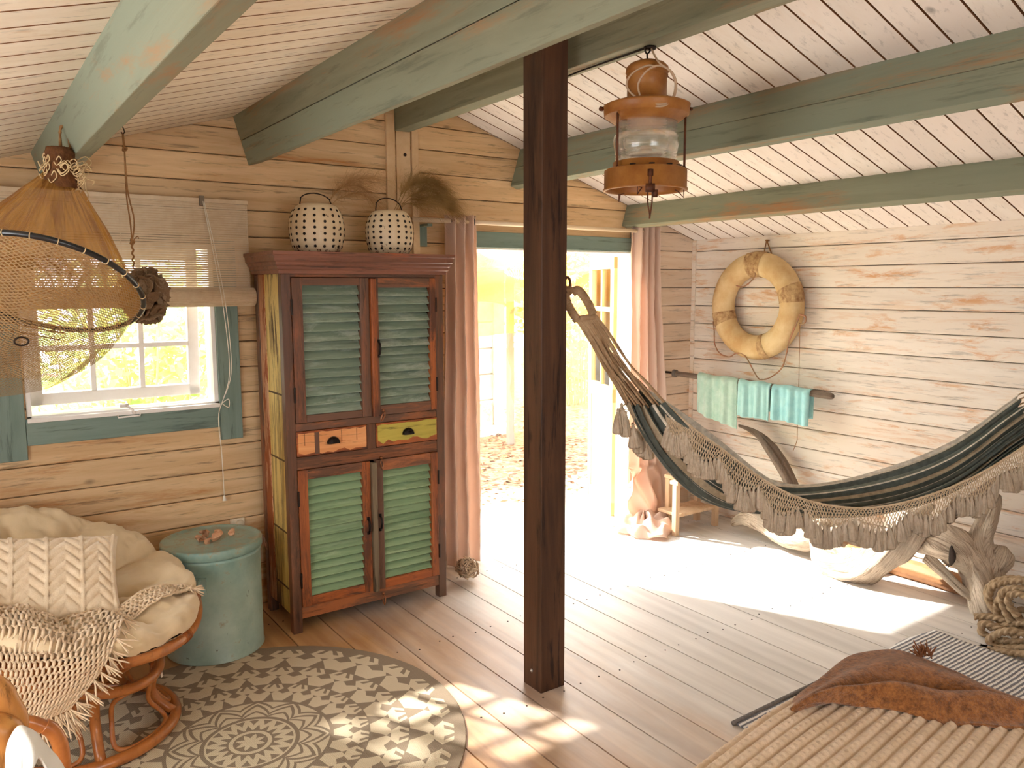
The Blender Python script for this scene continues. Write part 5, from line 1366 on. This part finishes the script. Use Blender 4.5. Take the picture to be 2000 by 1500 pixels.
for i in range(nT):
    u = (i+.5)/nT
    o = t0 if first else t0.copy()
    if not first: COL.objects.link(o)
    first = False
    p = FR(u, 1.0); o.parent = hm; o.matrix_parent_inverse = Matrix(); o.location = p-hm.location+Vector((0, 0, .004))
    s_ = random.uniform(.85, 1.1); o.scale = (s_*.98, s_*.85, s_*.98)
    o.rotation_euler = (random.uniform(-.18, .12), random.uniform(-.15, .15), random.uniform(0, 6))
# tassels of the far edge, hanging behind at the left end
for (px, py, off) in ((1207, 800, -.04), (1214, 790, -.05), (1222, 806, -.04), (1236, 828, -.05), (1246, 838, -.05), (1256, 846, -.06), (1262, 850, -.06)):
    o = t0.copy(); COL.objects.link(o); o.parent = hm; o.matrix_parent_inverse = Matrix(); o.location = HP(px, py, off)-hm.location; o.scale = (1.15, 1., 1.15); o.rotation_euler = (0, .1, random.uniform(0, 6))
b = MB()
for (a, c_) in (((1222, 788), (1207, 800)), ((1226, 790), (1214, 792)), ((1230, 800), (1222, 806)), ((1240, 815), (1236, 828)), ((1250, 826), (1246, 838)), ((1240, 815), (1256, 846)), ((1230, 800), (1207, 800))):
    b.tube([HP(*a, -.03), HP(*c_, -.045)], .002, 5)
b.build('tassel_cords', M_MAC, hm, smooth=True)
# suspension cords from the fabric to the wrapped loop
E1 = HP(1146, 606, 0); E2 = HP(1124, 610, .0)
b = MB(); random.seed(4)
for k in range(36):
    v = k/35; q = HS(0.0, v)
    e = (E2 if v > .45 else E1) if False else E1.lerp(HP(1130, 622, .0), abs(v-.5)*1.6 if v < .5 else .1+random.random()*.3)
    e = HP(lerp(1160, 1128, (k % 13)/12), lerp(612, 628, (k % 13)/12), 0)
    m_ = q.lerp(e, .5)+Vector((0, 0, -.012+random.uniform(-.012, .006)))+HN*random.uniform(-.012, .012)
    b.tube(spline([q, q.lerp(e, .25)+Vector((0, 0, -.008)), m_, q.lerp(e, .8), e], 4), .0042, 6, lobes=2, lobe=.2, twist=100)
b.build('suspension_cords', M_HCORD, hm, smooth=True)
b = MB()
for (pts) in ([(1128, 626), (1112, 600), (1104, 575), (1110, 566), (1118, 572)], [(1118, 572), (1128, 566), (1140, 578), (1152, 598), (1158, 614)]):
    c = spline([HP(a, c_, 0) for a, c_ in pts], 9); b.tube(c, .0150, 12)
    for i in range(0, len(c)-1): b.tube([c[i], c[i].lerp(c[i+1], .6)], .0172, 12)
b.tube([HP(1122, 624, 0), HP(1162, 618, 0)], .012, 10)
b.build('wrapped_loop', M_HCORD, hm, smooth=True)
# right end cords up to the wall hook out of the frame
HE = Vector((4.27, .98, 1.52)); b = MB()
for k in range(24):
    q = HS(1.0, k/23); b.tube(spline([q, q.lerp(HE, .5)+Vector((0, 0, -.015)), HE+Vector((-.01, 0, -.02+.001*k))], 4), .0034, 6)
b.build('suspension_cords', M_HCORD, hm, smooth=True)
M_STEEL = plain('brown_steel', (92, 66, 50), .4, .7)
hk = thing('hammock_hook', 'brown iron hook screwed into the post, holding the hammock loop', 'hook', (1.92, 2.40, 1.6))
b = MB(); hr = HP(1114, 557, 0); hr = Vector((1.932, hr.y, hr.z))
b.tube([hr+Vector((.019*math.cos(t*PI/9)+.006, .004*math.cos(t*PI/9), .030*math.sin(t*PI/9))) for t in range(18)], .0055, 9, closed=True); b.build('ring', M_STEEL, hk, smooth=True)
b = MB(); b.tube([(1.9152, hr.y, hr.z+.028), (1.930, hr.y, hr.z+.028)], .006, 9); b.lathe([(.016, 0), (.016, .003), (0, .004)], 16, (1.9152, hr.y, hr.z+.028), Matrix.Rotation(PI/2, 3, 'Y')); b.build('plate', M_STEEL, hk, smooth=True)
wk = thing('hammock_hook', 'iron wall hook for the far end of the hammock, out of frame', 'hook', (4.3, .98, 1.53))
b = MB(); b.tube([HE+Vector((0, .018*math.cos(t*PI/8), .018*math.sin(t*PI/8)+.002)) for t in range(16)], .005, 8, closed=True); b.tube([HE+Vector((0, 0, .018)), (XR, .98, HE.z+.018)], .005, 8); b.build('ring', M_STEEL, wk, smooth=True)

# ------------------------------------------------------------------ ship lantern
LX, LY = 2.022, 2.06
def lz(py, r=0): return P(1258, py, 1, LY).z
def lzr(py, rp=58): q_ = Vector((LX, LY, 0))-Vector((math.sin(YAW+.05), math.cos(YAW+.05), 0))*rp*mpx; d = ray(1258, py); t = (q_-CAMP).xy.length/d.xy.length; return (CAMP+d*t).z
mpx = (P(1316, 300, 1, LY)-P(1200, 300, 1, LY)).length/116
M_OCH = plain('ochre_enamel', (168, 112, 52), .45, var=(142, 86, 36), scale=12, bump=.2, bscale=40)
M_RUST = plain('lantern_rust', (110, 62, 34), .55, .3, var=(70, 38, 24), scale=30)
M_LENS = None
def lensmat():
    m, nt, b = newmat('ribbed_glass'); b.inputs['Transmission Weight'].default_value = .92; b.inputs['Roughness'].default_value = .08; b.inputs['IOR'].default_value = 1.45
    b.inputs['Base Color'].default_value = (1, .98, .92, 1)
    tr = N(nt, 'ShaderNodeBsdfTransparent'); mx = N(nt, 'ShaderNodeMixShader'); mx.inputs[0].default_value = .45
    nt.links.new(b.outputs[0], mx.inputs[1]); nt.links.new(tr.outputs[0], mx.inputs[2]); nt.links.new(mx.outputs[0], nt.nodes['Material Output'].inputs[0])
    return m
sl = thing('ship_lantern', 'ochre metal ship lantern with ribbed glass lens hanging from the ridge beam', 'lantern', (LX, LY, 2.42))
C0 = (LX, LY, 0)
def R_(px): return px*mpx
b = MB(); b.lathe([(0, lz(117)), (R_(14), lz(118)), (R_(24), lz(124)), (R_(29), lz(131)), (R_(30), lz(141)), (R_(28.5), lz(142)), (R_(28), lz(145)), (R_(29), lz(147)), (R_(29), lz(150)), (R_(27.5), lz(151)), (R_(27.5), lzr(184, 30)), (R_(33), lzr(188, 30))], 40, C0)
b.build('chimney', M_OCH, sl, smooth=True)
b = MB(); b.lathe([(R_(29), lzr(178)), (R_(46), lzr(181)), (R_(58), lzr(187)), (R_(60.5), lzr(189)), (R_(60), lzr(192)), (R_(59), lzr(209)), (R_(57), lzr(210)), (R_(50), lzr(218)), (R_(45), lzr(223)), (R_(40), lzr(224))], 44, C0)
b.build('top_housing', M_OCH, sl, smooth=True)
b = MB(); pr = []
ys = [228, 231, 234, 237, 240, 243, 246, 249, 254, 264, 274, 284, 289, 292, 295, 298, 301, 304, 307, 310, 313]
for i, y_ in enumerate(ys): pr.append((R_(43.5 if (i % 2 == 0 or 254 <= y_ <= 284) else 39.5)+(R_(2.5)*math.sin(PI*(y_-249)/38) if 249 < y_ < 287 else 0), lzr(y_, 43)))
b.lathe(pr+[(r-.004, h) for r, h in pr[::-1]], 48, C0, closed=True); b.build('lens', lensmat(), sl, smooth=True)
b = MB(); b.lathe([(0, lz(306)), (R_(20), lz(305)), (R_(24), lz(301)), (R_(10), lz(296)), (R_(7), lz(285)), (0, lz(284))], 24, C0); b.build('lamp_holder', plain('cream_bulb', (226, 206, 170), .4), sl, smooth=True)
b = MB(); b.lathe([(R_(38), lzr(302)), (R_(46), lzr(305)), (R_(46), lzr(317)), (R_(55), lzr(319)), (R_(58), lzr(322)), (R_(58), lzr(358)), (R_(59.5), lzr(360)), (R_(59.5), lzr(363)), (R_(55), lzr(363)), (R_(54), lzr(355)), (R_(54), lzr(328)), (R_(10), lzr(323)), (0, lzr(323))], 48, C0)
base_ = b.build('base_housing', M_OCH, sl, smooth=True)
b = MB(); random.seed(2)
for a in (3.6, 4.1, 5.0, 5.4, 4.6):
    c = Vector((LX+R_(52)*math.cos(a), LY+R_(52)*math.sin(a), lzr(317.5))); b.lathe([(.010, -.001), (.010, .002), (0, .002)], 10, c)
b.build('vents', M_HOLE, base_)
for a in (math.radians(200), math.radians(-20), math.radians(100), math.radians(20)):
    b = MB(); x_, y_ = LX+R_(54)*math.cos(a-.35), LY+R_(54)*math.sin(a-.35)
    b.tube([(x_, y_, lzr(192)), (x_, y_, lzr(324))], .0042, 8); b.build('guard_rod', M_RUST, sl, smooth=True)
for a in (math.radians(215), math.radians(-40), math.radians(90)):
    b = MB(); d = Vector((math.cos(a), math.sin(a), 0)); t_ = Vector((-d.y, d.x, 0)); c = Vector((LX, LY, lzr(362)))+d*R_(54)
    b.tube([c, c+Vector((0, 0, -.026)), c-d*.018+t_*.01+Vector((0, 0, -.004)), c-d*.03], .0022, 6); b.build('foot', M_RUST, sl)
b = MB(); fc = Vector((LX, LY, 0))-Vector((math.sin(YAW+.05), math.cos(YAW+.05), 0))*R_(58)*1.0
fr_ = lambda py: Vector((fc.x, fc.y, lzr(py)))
b.box(fr_(337), (.014, .014, .022)); b.tube([fr_(333), fr_(350), fr_(362)], .0055, 8); b.box(fr_(367), (.03, .012, .028), Matrix.Rotation(-YAW, 3, 'Z')); b.box(fr_(378)+Vector((.015, -.01, 0)), (.014, .012, .024), Matrix.Rotation(-YAW, 3, 'Z'))
s1 = Vector((.006, -.004, 0)); b.tube(spline([fr_(370)-s1, fr_(395)-s1, fr_(418), fr_(426), fr_(395)+s1, fr_(370)+s1], 5), .0026, 7); b.build('front_latch', M_RUST, sl, smooth=True)
b = MB(); kx = Vector((LX, LY, lz(212)))+RT*(-R_(63)); b.lathe([(.008, -.006), (.008, .004), (.003, .008)], 10, kx, Matrix.Rotation(PI/2, 3, 'Y')); kx = Vector((LX, LY, lz(212)))+RT*(R_(62)); b.lathe([(.006, -.004), (.006, .004)], 10, kx, Matrix.Rotation(PI/2, 3, 'Y')); b.build('side_screw', M_RUST, sl)
b = MB(); b.tube([(LX, LY, lz(118)), (LX-.002, LY, 2.395)], .003, 7); b.tube(spline([Vector((LX-.002, LY, 2.395)), Vector((LX+.012, LY, 2.408)), Vector((LX, LY, 2.416)), Vector((LX-.012, LY, 2.405))], 4, True), .003, 7, closed=True)
b.lathe([(.022, 0), (.02, -.008), (.008, -.012), (0, -.012)], 18, (LX+.012, LY, 2.4198)); b.build('hanging_wire', M_IRON, sl, smooth=True)
b = MB(); fo = -Vector((fw.x, fw.y, 0)).normalized()*(R_(34))
def LV(px, py, k=1.): q = P(px, py, 1, LY); return Vector((LX, LY, 0))+RT*((px-1258)*mpx)+Vector((0, 0, lz(py)))-Vector((0, 0, RT.z*(px-1258)*mpx))+fo*k*1.15+Vector((0, 0, -.018*k))
b.tube(spline([LV(1263, 92, .0), LV(1264, 110, .6), LV(1268, 128, 1.1), LV(1284, 145, 1.15), LV(1290, 170, 1.15), LV(1284, 198, 1.3), LV(1266, 210, 1.5), LV(1246, 200, 1.3), LV(1239, 170, 1.1), LV(1248, 145, 1.1), LV(1264, 132, 1.1), LV(1280, 140, 1.1), LV(1289, 165, 1.1), LV(1283, 196, 1.3), LV(1265, 206, 1.5), LV(1240, 196, 1.3), LV(1224, 172, 1.1), LV(1230, 148, 1.1), LV(1250, 132, 1.1), LV(1262, 134, 1.1)], 6), .0034, 7)
b.build('flex', plain('grey_flex', (188, 160, 132), .6), sl, smooth=True)
b = MB(); b.tube([(LX+.0, LY, 2.416), (2.02, 2.4, 2.414), (2.0, 2.55, 2.40)], .0035, 6)
tag(b.build('lamp_cable', M_IRON, smooth=True), 'thin dark cable pinned under the ridge beam by the ship lantern', 'cable')

# ------------------------------------------------------------------ mat, bed, quilt and brown throw
def mat_mat():
    m, nt, b = newmat('striped_cotton_mat'); v = coords(nt)
    wv = N(nt, 'ShaderNodeTexWave'); wv.bands_direction = 'Y'; nt.links.new(v, wv.inputs[0]); wv.inputs['Scale'].default_value = 16; wv.inputs['Distortion'].default_value = 1.2; wv.inputs['Detail'].default_value = 2; wv.inputs['Detail Scale'].default_value = 3
    f = ramp(nt, math_n(nt, 'ADD', wv.outputs['Fac'], math_n(nt, 'MULTIPLY', math_n(nt, 'SUBTRACT', noise_n(nt, v, 60, 3), .5), .5)), [(.48, W0), (.56, W1)])
    nt.links.new(mixc(nt, f, (222, 216, 208), (116, 114, 118)), b.inputs['Base Color']); b.inputs['Roughness'].default_value = .95
    bp = N(nt, 'ShaderNodeBump'); bp.inputs['Strength'].default_value = .6; bp.inputs['Distance'].default_value = .004; nt.links.new(wv.outputs['Fac'], bp.inputs['Height']); nt.links.new(bp.outputs[0], b.inputs['Normal'])
    return m
b = MB()
def MS(u, v):
    x = lerp(2.24, 3.62, u); y = lerp(.55, 1.765, v)
    return (x+.02*fz(u, v*5, 0, 1.5)*(u > .9), y+.012*math.sin(u*17)*(v > .96), .009+.006*max(0, fz(u*5, v*3, 2, 1.6)))
b.grid(MS, 70, 50); b.uv = None
mt = b.build('striped_mat', mat_mat(), smooth=True, solid=.006); tag(mt, 'grey and white striped cotton floor mat under the bed', 'mat')
b = MB(); b.tube([(2.23, 1.77, -.0+.010), (2.6, 1.772, .010), (2.9, 1.77, .009)], .009, 10, jit=.15)
sub_of(b.build('rolled_hem', plain('mat_hem_grey', (136, 130, 126), .95, var=(104, 100, 98), scale=60), smooth=True), mt)
bd = thing('bed', 'low bed hidden under the ribbed quilt, lower right corner', 'bed', (1.9, .6, 0))
b = MB(); b.bx(1.20, 2.42, -.6, 1.24, .0, .10); b.build('base', M_STL, bd, bevel=.01)
b = MB(); b.bx(1.17, 2.44, -.62, 1.26, .10, .31); b.build('mattress', plain('mattress_ticking', (226, 214, 196), .9), bd, bevel=.05)
M_QUILT = plain('ribbed_quilt', (222, 198, 170), .95, var=(206, 180, 148), scale=12, bump=.5, bscale=190, sheen=.2)
def QS(u, v):
    # u across x, v from the foot (far) to the near end, wrapping down at far and right edges
    X0, X1, Y1, Y0 = 1.12, 2.50, 1.335, -.55
    s_ = u*1.62-.05; t_ = v*2.1
    # x direction with roll-over on both sides
    def roll(d, r=.07):
        if d <= 0: return d, 0
        a = d/r
        if a < PI/2: return r*math.sin(a), -r*(1-math.cos(a))
        return r, -r-(d-r*PI/2)
    dx, zx = roll(s_-1.25); x = 1.18+min(s_, 1.25)+(dx if s_ > 1.25 else 0)
    dy, zy = roll(.26-t_); y = 1.255-max(t_-.26, 0)+(dy if t_ < .26 else 0)
    y += (x-1.5)*.12
    z = .365+zx+zy
    w_ = t_*PI/.0345; rib = abs(math.sin(w_+.5*fz(x*2, t_*2, 1, 1)+x*.4))
    h = .015*rib**.75+.0022*math.sin(x*PI/.0125+(1 if int(w_/PI) % 2 else 0)*PI)*rib+.010*fz(x*3, y*3, 0, 1)
    nrm_ = Vector((max(0, min(1, (s_-1.25)/.1)), max(0, min(1, (.26-t_)/.1)), 1)).normalized() if True else None
    p = Vector((x, y, z))+nrm_*h
    p.z = max(p.z, .012)
    return p
b = MB(); b.grid(QS, 230, 520); b.uv = None
tag(b.build('ribbed_quilt', M_QUILT, smooth=True), 'beige quilt with raised knobbly ribs covering the bed', 'quilt')
def fuzz_mat():
    m, nt, b = newmat('brown_wool'); v = coords(nt)
    nt.links.new(ramp(nt, noise_n(nt, v, 55, 5, .7), [(.35, (104, 62, 30)), (.65, (172, 112, 60))]), b.inputs['Base Color'])
    b.inputs['Roughness'].default_value = 1; b.inputs['Sheen Weight'].default_value = .4; b.inputs['Specular IOR Level'].default_value = .05
    bp = N(nt, 'ShaderNodeBump'); bp.inputs['Strength'].default_value = 1; bp.inputs['Distance'].default_value = .006; nt.links.new(noise_n(nt, v, 130, 4, .7), bp.inputs['Height']); nt.links.new(bp.outputs[0], b.inputs['Normal'])
    return m
def Zl(l): return [P(a, c_, 2, z) for a, c_, z in l]
TS = patch([Zl([(1520, 1402, .30), (1560, 1362, .36), (1605, 1330, .375), (1655, 1293, .38), (1700, 1278, .385), (1750, 1276, .39), (1800, 1288, .385), (1860, 1312, .375), (1930, 1345, .365), (2030, 1385, .36), (2120, 1425, .35)]),
            Zl([(1523, 1403, .33), (1566, 1368, .39), (1615, 1342, .40), (1665, 1318, .41), (1710, 1305, .415), (1760, 1305, .42), (1815, 1316, .415), (1870, 1335, .405), (1940, 1362, .39), (2035, 1398, .385), (2125, 1440, .38)]),
            Zl([(1528, 1402, .345), (1575, 1374, .40), (1630, 1356, .41), (1685, 1346, .415), (1735, 1345, .415), (1790, 1352, .41), (1845, 1362, .405), (1895, 1370, .40), (1955, 1380, .395), (2040, 1400, .39), (2130, 1440, .385)]),
            Zl([(1532, 1398, .36), (1585, 1378, .395), (1645, 1369, .395), (1705, 1371, .395), (1760, 1381, .395), (1815, 1394, .395), (1865, 1401, .395), (1920, 1406, .395), (1975, 1411, .395), (2050, 1418, .395), (2140, 1440, .395)])])
def TT(u, v):
    p = TS(u, v); e = math.sin(PI*min(1, u*1.6+.05))
    f_ = (.026*math.sin(v*PI*3.1+u*2.2-.9)*(.3+.7*v)+.012*math.sin(v*PI*5+u*5))*min(1, u*5)
    return p+Vector((0, 0, f_+.010*fz(u*6, v*3, 5, 1)))
b = MB(); b.grid(TT, 150, 70); b.uv = None
th_ = b.build('wool_throw', fuzz_mat(), smooth=True, solid=.010); tag(th_, 'fuzzy brown wool throw crumpled over the corner of the bed', 'blanket')
b = MB(); random.seed(9)
for k in range(16):
    p = P(1808+random.uniform(-22, 14), 1284+random.uniform(-4, 3), 2, .39); fringe_bunch(b, p, Vector((random.uniform(-.6, .6), .5, .8)).normalized(), .035, 2, .0022, .01)
sub_of(b.build('fringe', plain('brown_fringe', (132, 82, 50), 1), smooth=True), th_)['kind'] = 'stuff'

# ------------------------------------------------------------------ outside
def ground_mat():
    m, nt, b = newmat('leaf_litter'); v = coords(nt)
    vo = N(nt, 'ShaderNodeTexVoronoi'); nt.links.new(v, vo.inputs[0]); vo.inputs['Scale'].default_value = 26
    col = ramp(nt, noise_n(nt, vo.outputs['Color'], 1.4, 2), [(.3, (84, 58, 40)), (.45, (130, 96, 68)), (.6, (170, 134, 100)), (.75, (100, 72, 50))])
    sep = N(nt, 'ShaderNodeSeparateXYZ'); nt.links.new(v, sep.inputs[0])
    path = ramp(nt, math_n(nt, 'ADD', math_n(nt, 'MULTIPLY', sep.outputs[1], .1), math_n(nt, 'MULTIPLY', noise_n(nt, v, 3, 4), .1)), [(.56, W1), (.60, W0)])
    col = mixc(nt, path, col, (226, 206, 178))
    nt.links.new(col, b.inputs['Base Color']); b.inputs['Roughness'].default_value = .95
    return m
b = MB(); b.bx(-8, 16, YB+.13, 18, -.3, -.085); g_ = b.build('ground', ground_mat()); g_['kind'] = 'structure'
# scattered fallen leaves on the ground
b = MB(); random.seed(12)
for k in range(2600):
    x_, y_ = random.uniform(2.6, 7.5), random.uniform(4.9, 9); a = random.uniform(0, 6.28); s_ = random.uniform(.02, .045); z_ = -.083+random.uniform(0, .02)
    d = Vector((math.cos(a), math.sin(a), random.uniform(-.3, .3)))*s_; e = Vector((-math.sin(a), math.cos(a), random.uniform(-.4, .4)))*s_*.45; c = Vector((x_, y_, z_))
    o_ = len(b.v); b.v += [c-d, c+e, c+d, c-e]; b.f.append((o_, o_+1, o_+2, o_+3)); b.mi.append(k % 2)
fl = b.build('fallen_leaves', [plain('dry_leaf', (160, 116, 76), .9), plain('dry_leaf_brown', (104, 70, 46), .9)]); tag(fl, 'brown fallen leaves littering the ground outside the door', 'leaves', kind='stuff')
M_SHED = plain('white_shed_boards', (206, 200, 188), .7, var=(184, 176, 160), scale=4)
M_MOSS = plain('mossy_board', (196, 196, 120), .9, var=(222, 216, 190), scale=10)
sh = thing('garden_shed', 'white boarded shed standing across the yard, seen through the doorway', 'shed', (4.6, 7.7, 0))
sx = P(985, 700, 1, 7.6).x; b = MB(); z_ = .0
while z_ < 2.6: b.bx(2.4, sx-.16, 7.6, 7.68, z_+.008, z_+.30-.008, 0); z_ += .30
b.bx(2.4, sx-.16, 7.62, 7.7, 0, 2.6); b.build('wall', M_SHED, sh)
b = MB(); b.bx(sx-.16, sx-.02, 7.57, 7.72, 0, 2.6); b.build('corner_post', M_SHED, sh, bevel=.005)
b = MB(); b.bx(2.4, sx-.18, 7.585, 7.6, 0, .26); b.build('mossy_plinth', M_MOSS, sh)
b = MB(); b.bx(2.3, sx+.05, 7.4, 7.9, -.085, 0); b.build('slab', plain('concrete_slab', (206, 202, 194), .9, var=(180, 174, 162), scale=6), sh)
b = MB(); b.bx(2.3, sx+.1, 7.5, 9.5, 2.6, 2.68); b.build('roof', M_SHED, sh)
# draped ochre canopy net
M_CAN = netmat('canopy_net', (236, 182, 96), (240, 160), .25, .6)
def can(px0, px1, py0, py1, y, amp, seed):
    def S(u, v):
        p = P(lerp(px0, px1, u), lerp(py0, py1, v)+26*math.sin(u*3+seed)*v+10*math.sin(u*7+seed*2), 1, y); return p+Vector((0, amp*math.sin(u*14+v*6+seed)+.5*amp*math.sin(v*11), 0))
    return S
cn = thing('canopy_net', 'ochre netting draped high outside the doorway', 'net', (4.4, 6.6, 2))
for a in ((840, 1320, 478, 560, 6.4, .10, .3), (840, 1180, 500, 650, 6.6, .14, 2.), (820, 1100, 540, 620, 6.9, .1, 4.)):
    b = MB(); b.grid(can(*a), 60, 16); b.build('drape', M_CAN, cn, smooth=True)
M_SN = netmat('sand_net', (170, 134, 92), (300, 200), .16, .4)
sn = thing('net_fence', 'sandy netting stretched as a fence at the far side of the yard', 'net', (5.6, 6.9, .6))
def SF(u, v): p = P(lerp(1000, 1330, u), lerp(600, 868, v), 1, 6.75); return p+Vector((0, .06*math.sin(u*12+v*5)+.03*math.sin(v*23), 0))
b = MB(); b.grid(SF, 60, 40); b.build('netting', M_SN, sn, smooth=True)
b = MB(); q = P(990, 760, 1, 6.9); b.bx(q.x, q.x+.06, 6.85, 6.91, -.085, 1.7); b.build('stake', plain('grey_stake', (160, 150, 138), .9), sn)
# shrubs beyond the window and the yard
def shrub(label, x0, x1, y0, y1, z0, z1, nl, mats, seed, size=.05):
    t = thing('shrub', label, 'shrub', ((x0+x1)/2, (y0+y1)/2, -.085), 'shrubs outside the cabin')
    random.seed(seed); fo_ = MB(); bs = MB(); c0 = Vector(((x0+x1)/2, (y0+y1)/2, -.085)); tips = []
    for k in range(26):
        tp = Vector((random.uniform(x0, x1), random.uniform(y0, y1), random.uniform(lerp(z0, z1, .4), z1))); tips.append(tp)
        base = c0+Vector(((tp.x-c0.x)*.25, (tp.y-c0.y)*.25, 0)); bs.tube(spline([base, base.lerp(tp, .5)+Vector((random.uniform(-.1, .1), 0, .1)), tp], 4), [.012]*3+[.008]*3+[.004]*3, 5)
    for k in range(nl):
        tp = random.choice(tips); u = random.random()**.5; c = c0.lerp(tp, u)+Vector((random.gauss(0, .16), random.gauss(0, .12), random.gauss(0, .14)))
        if c.z < z0: c.z = z0+random.random()*.3
        a = random.uniform(0, 6.28); s_ = size*random.uniform(.6, 1.3); d = Vector((math.cos(a), math.sin(a)*.6, random.uniform(-.7, .7))).normalized()*s_; e = d.cross(Vector((random.gauss(0, 1), random.gauss(0, 1), random.gauss(0, 1)))).normalized()*s_*.42
        o_ = len(fo_.v); fo_.v += [c-d, c-d*.1+e, c+d, c-d*.1-e]; fo_.f.append((o_, o_+1, o_+2, o_+3)); fo_.mi.append(k % len(mats))
    bs.build('branches', plain('pale_branch', (190, 180, 150), .9), t, smooth=True); fo_.build('foliage', mats, t)['kind'] = 'stuff'
GL = [plain('leaf_bright', (206, 220, 150), .6, trans=.5), plain('leaf_yellow', (236, 236, 150), .6, trans=.5), plain('leaf_green', (176, 200, 140), .6, trans=.5)]
shrub('tall leafy yellow-green shrub outside, behind the left half of the window, its crown added to block sun', -1.7, -.42, 5.8, 6.3, .1, 3.7, 5200, GL, 1, .075)  # unseen crown added above the window view, dense enough to cut the sun
shrub('leafy green shrub outside, behind the right half of the window', .1, 1.75, 5.5, 6.4, .1, 2.15, 3200, GL[::-1], 2)
shrub('low ochre-flowered plant outside at the foot of the window', .0, 1.2, 4.25, 4.6, .3, 1.02, 700, [plain('flower_orange', (226, 168, 90), .7, trans=.4)]+GL[:2], 3, .03)
shrub('green bush beyond the net fence, right of the yard', 6.2, 8.6, 8.2, 9.4, 0, 2.2, 2200, GL, 4, .07)
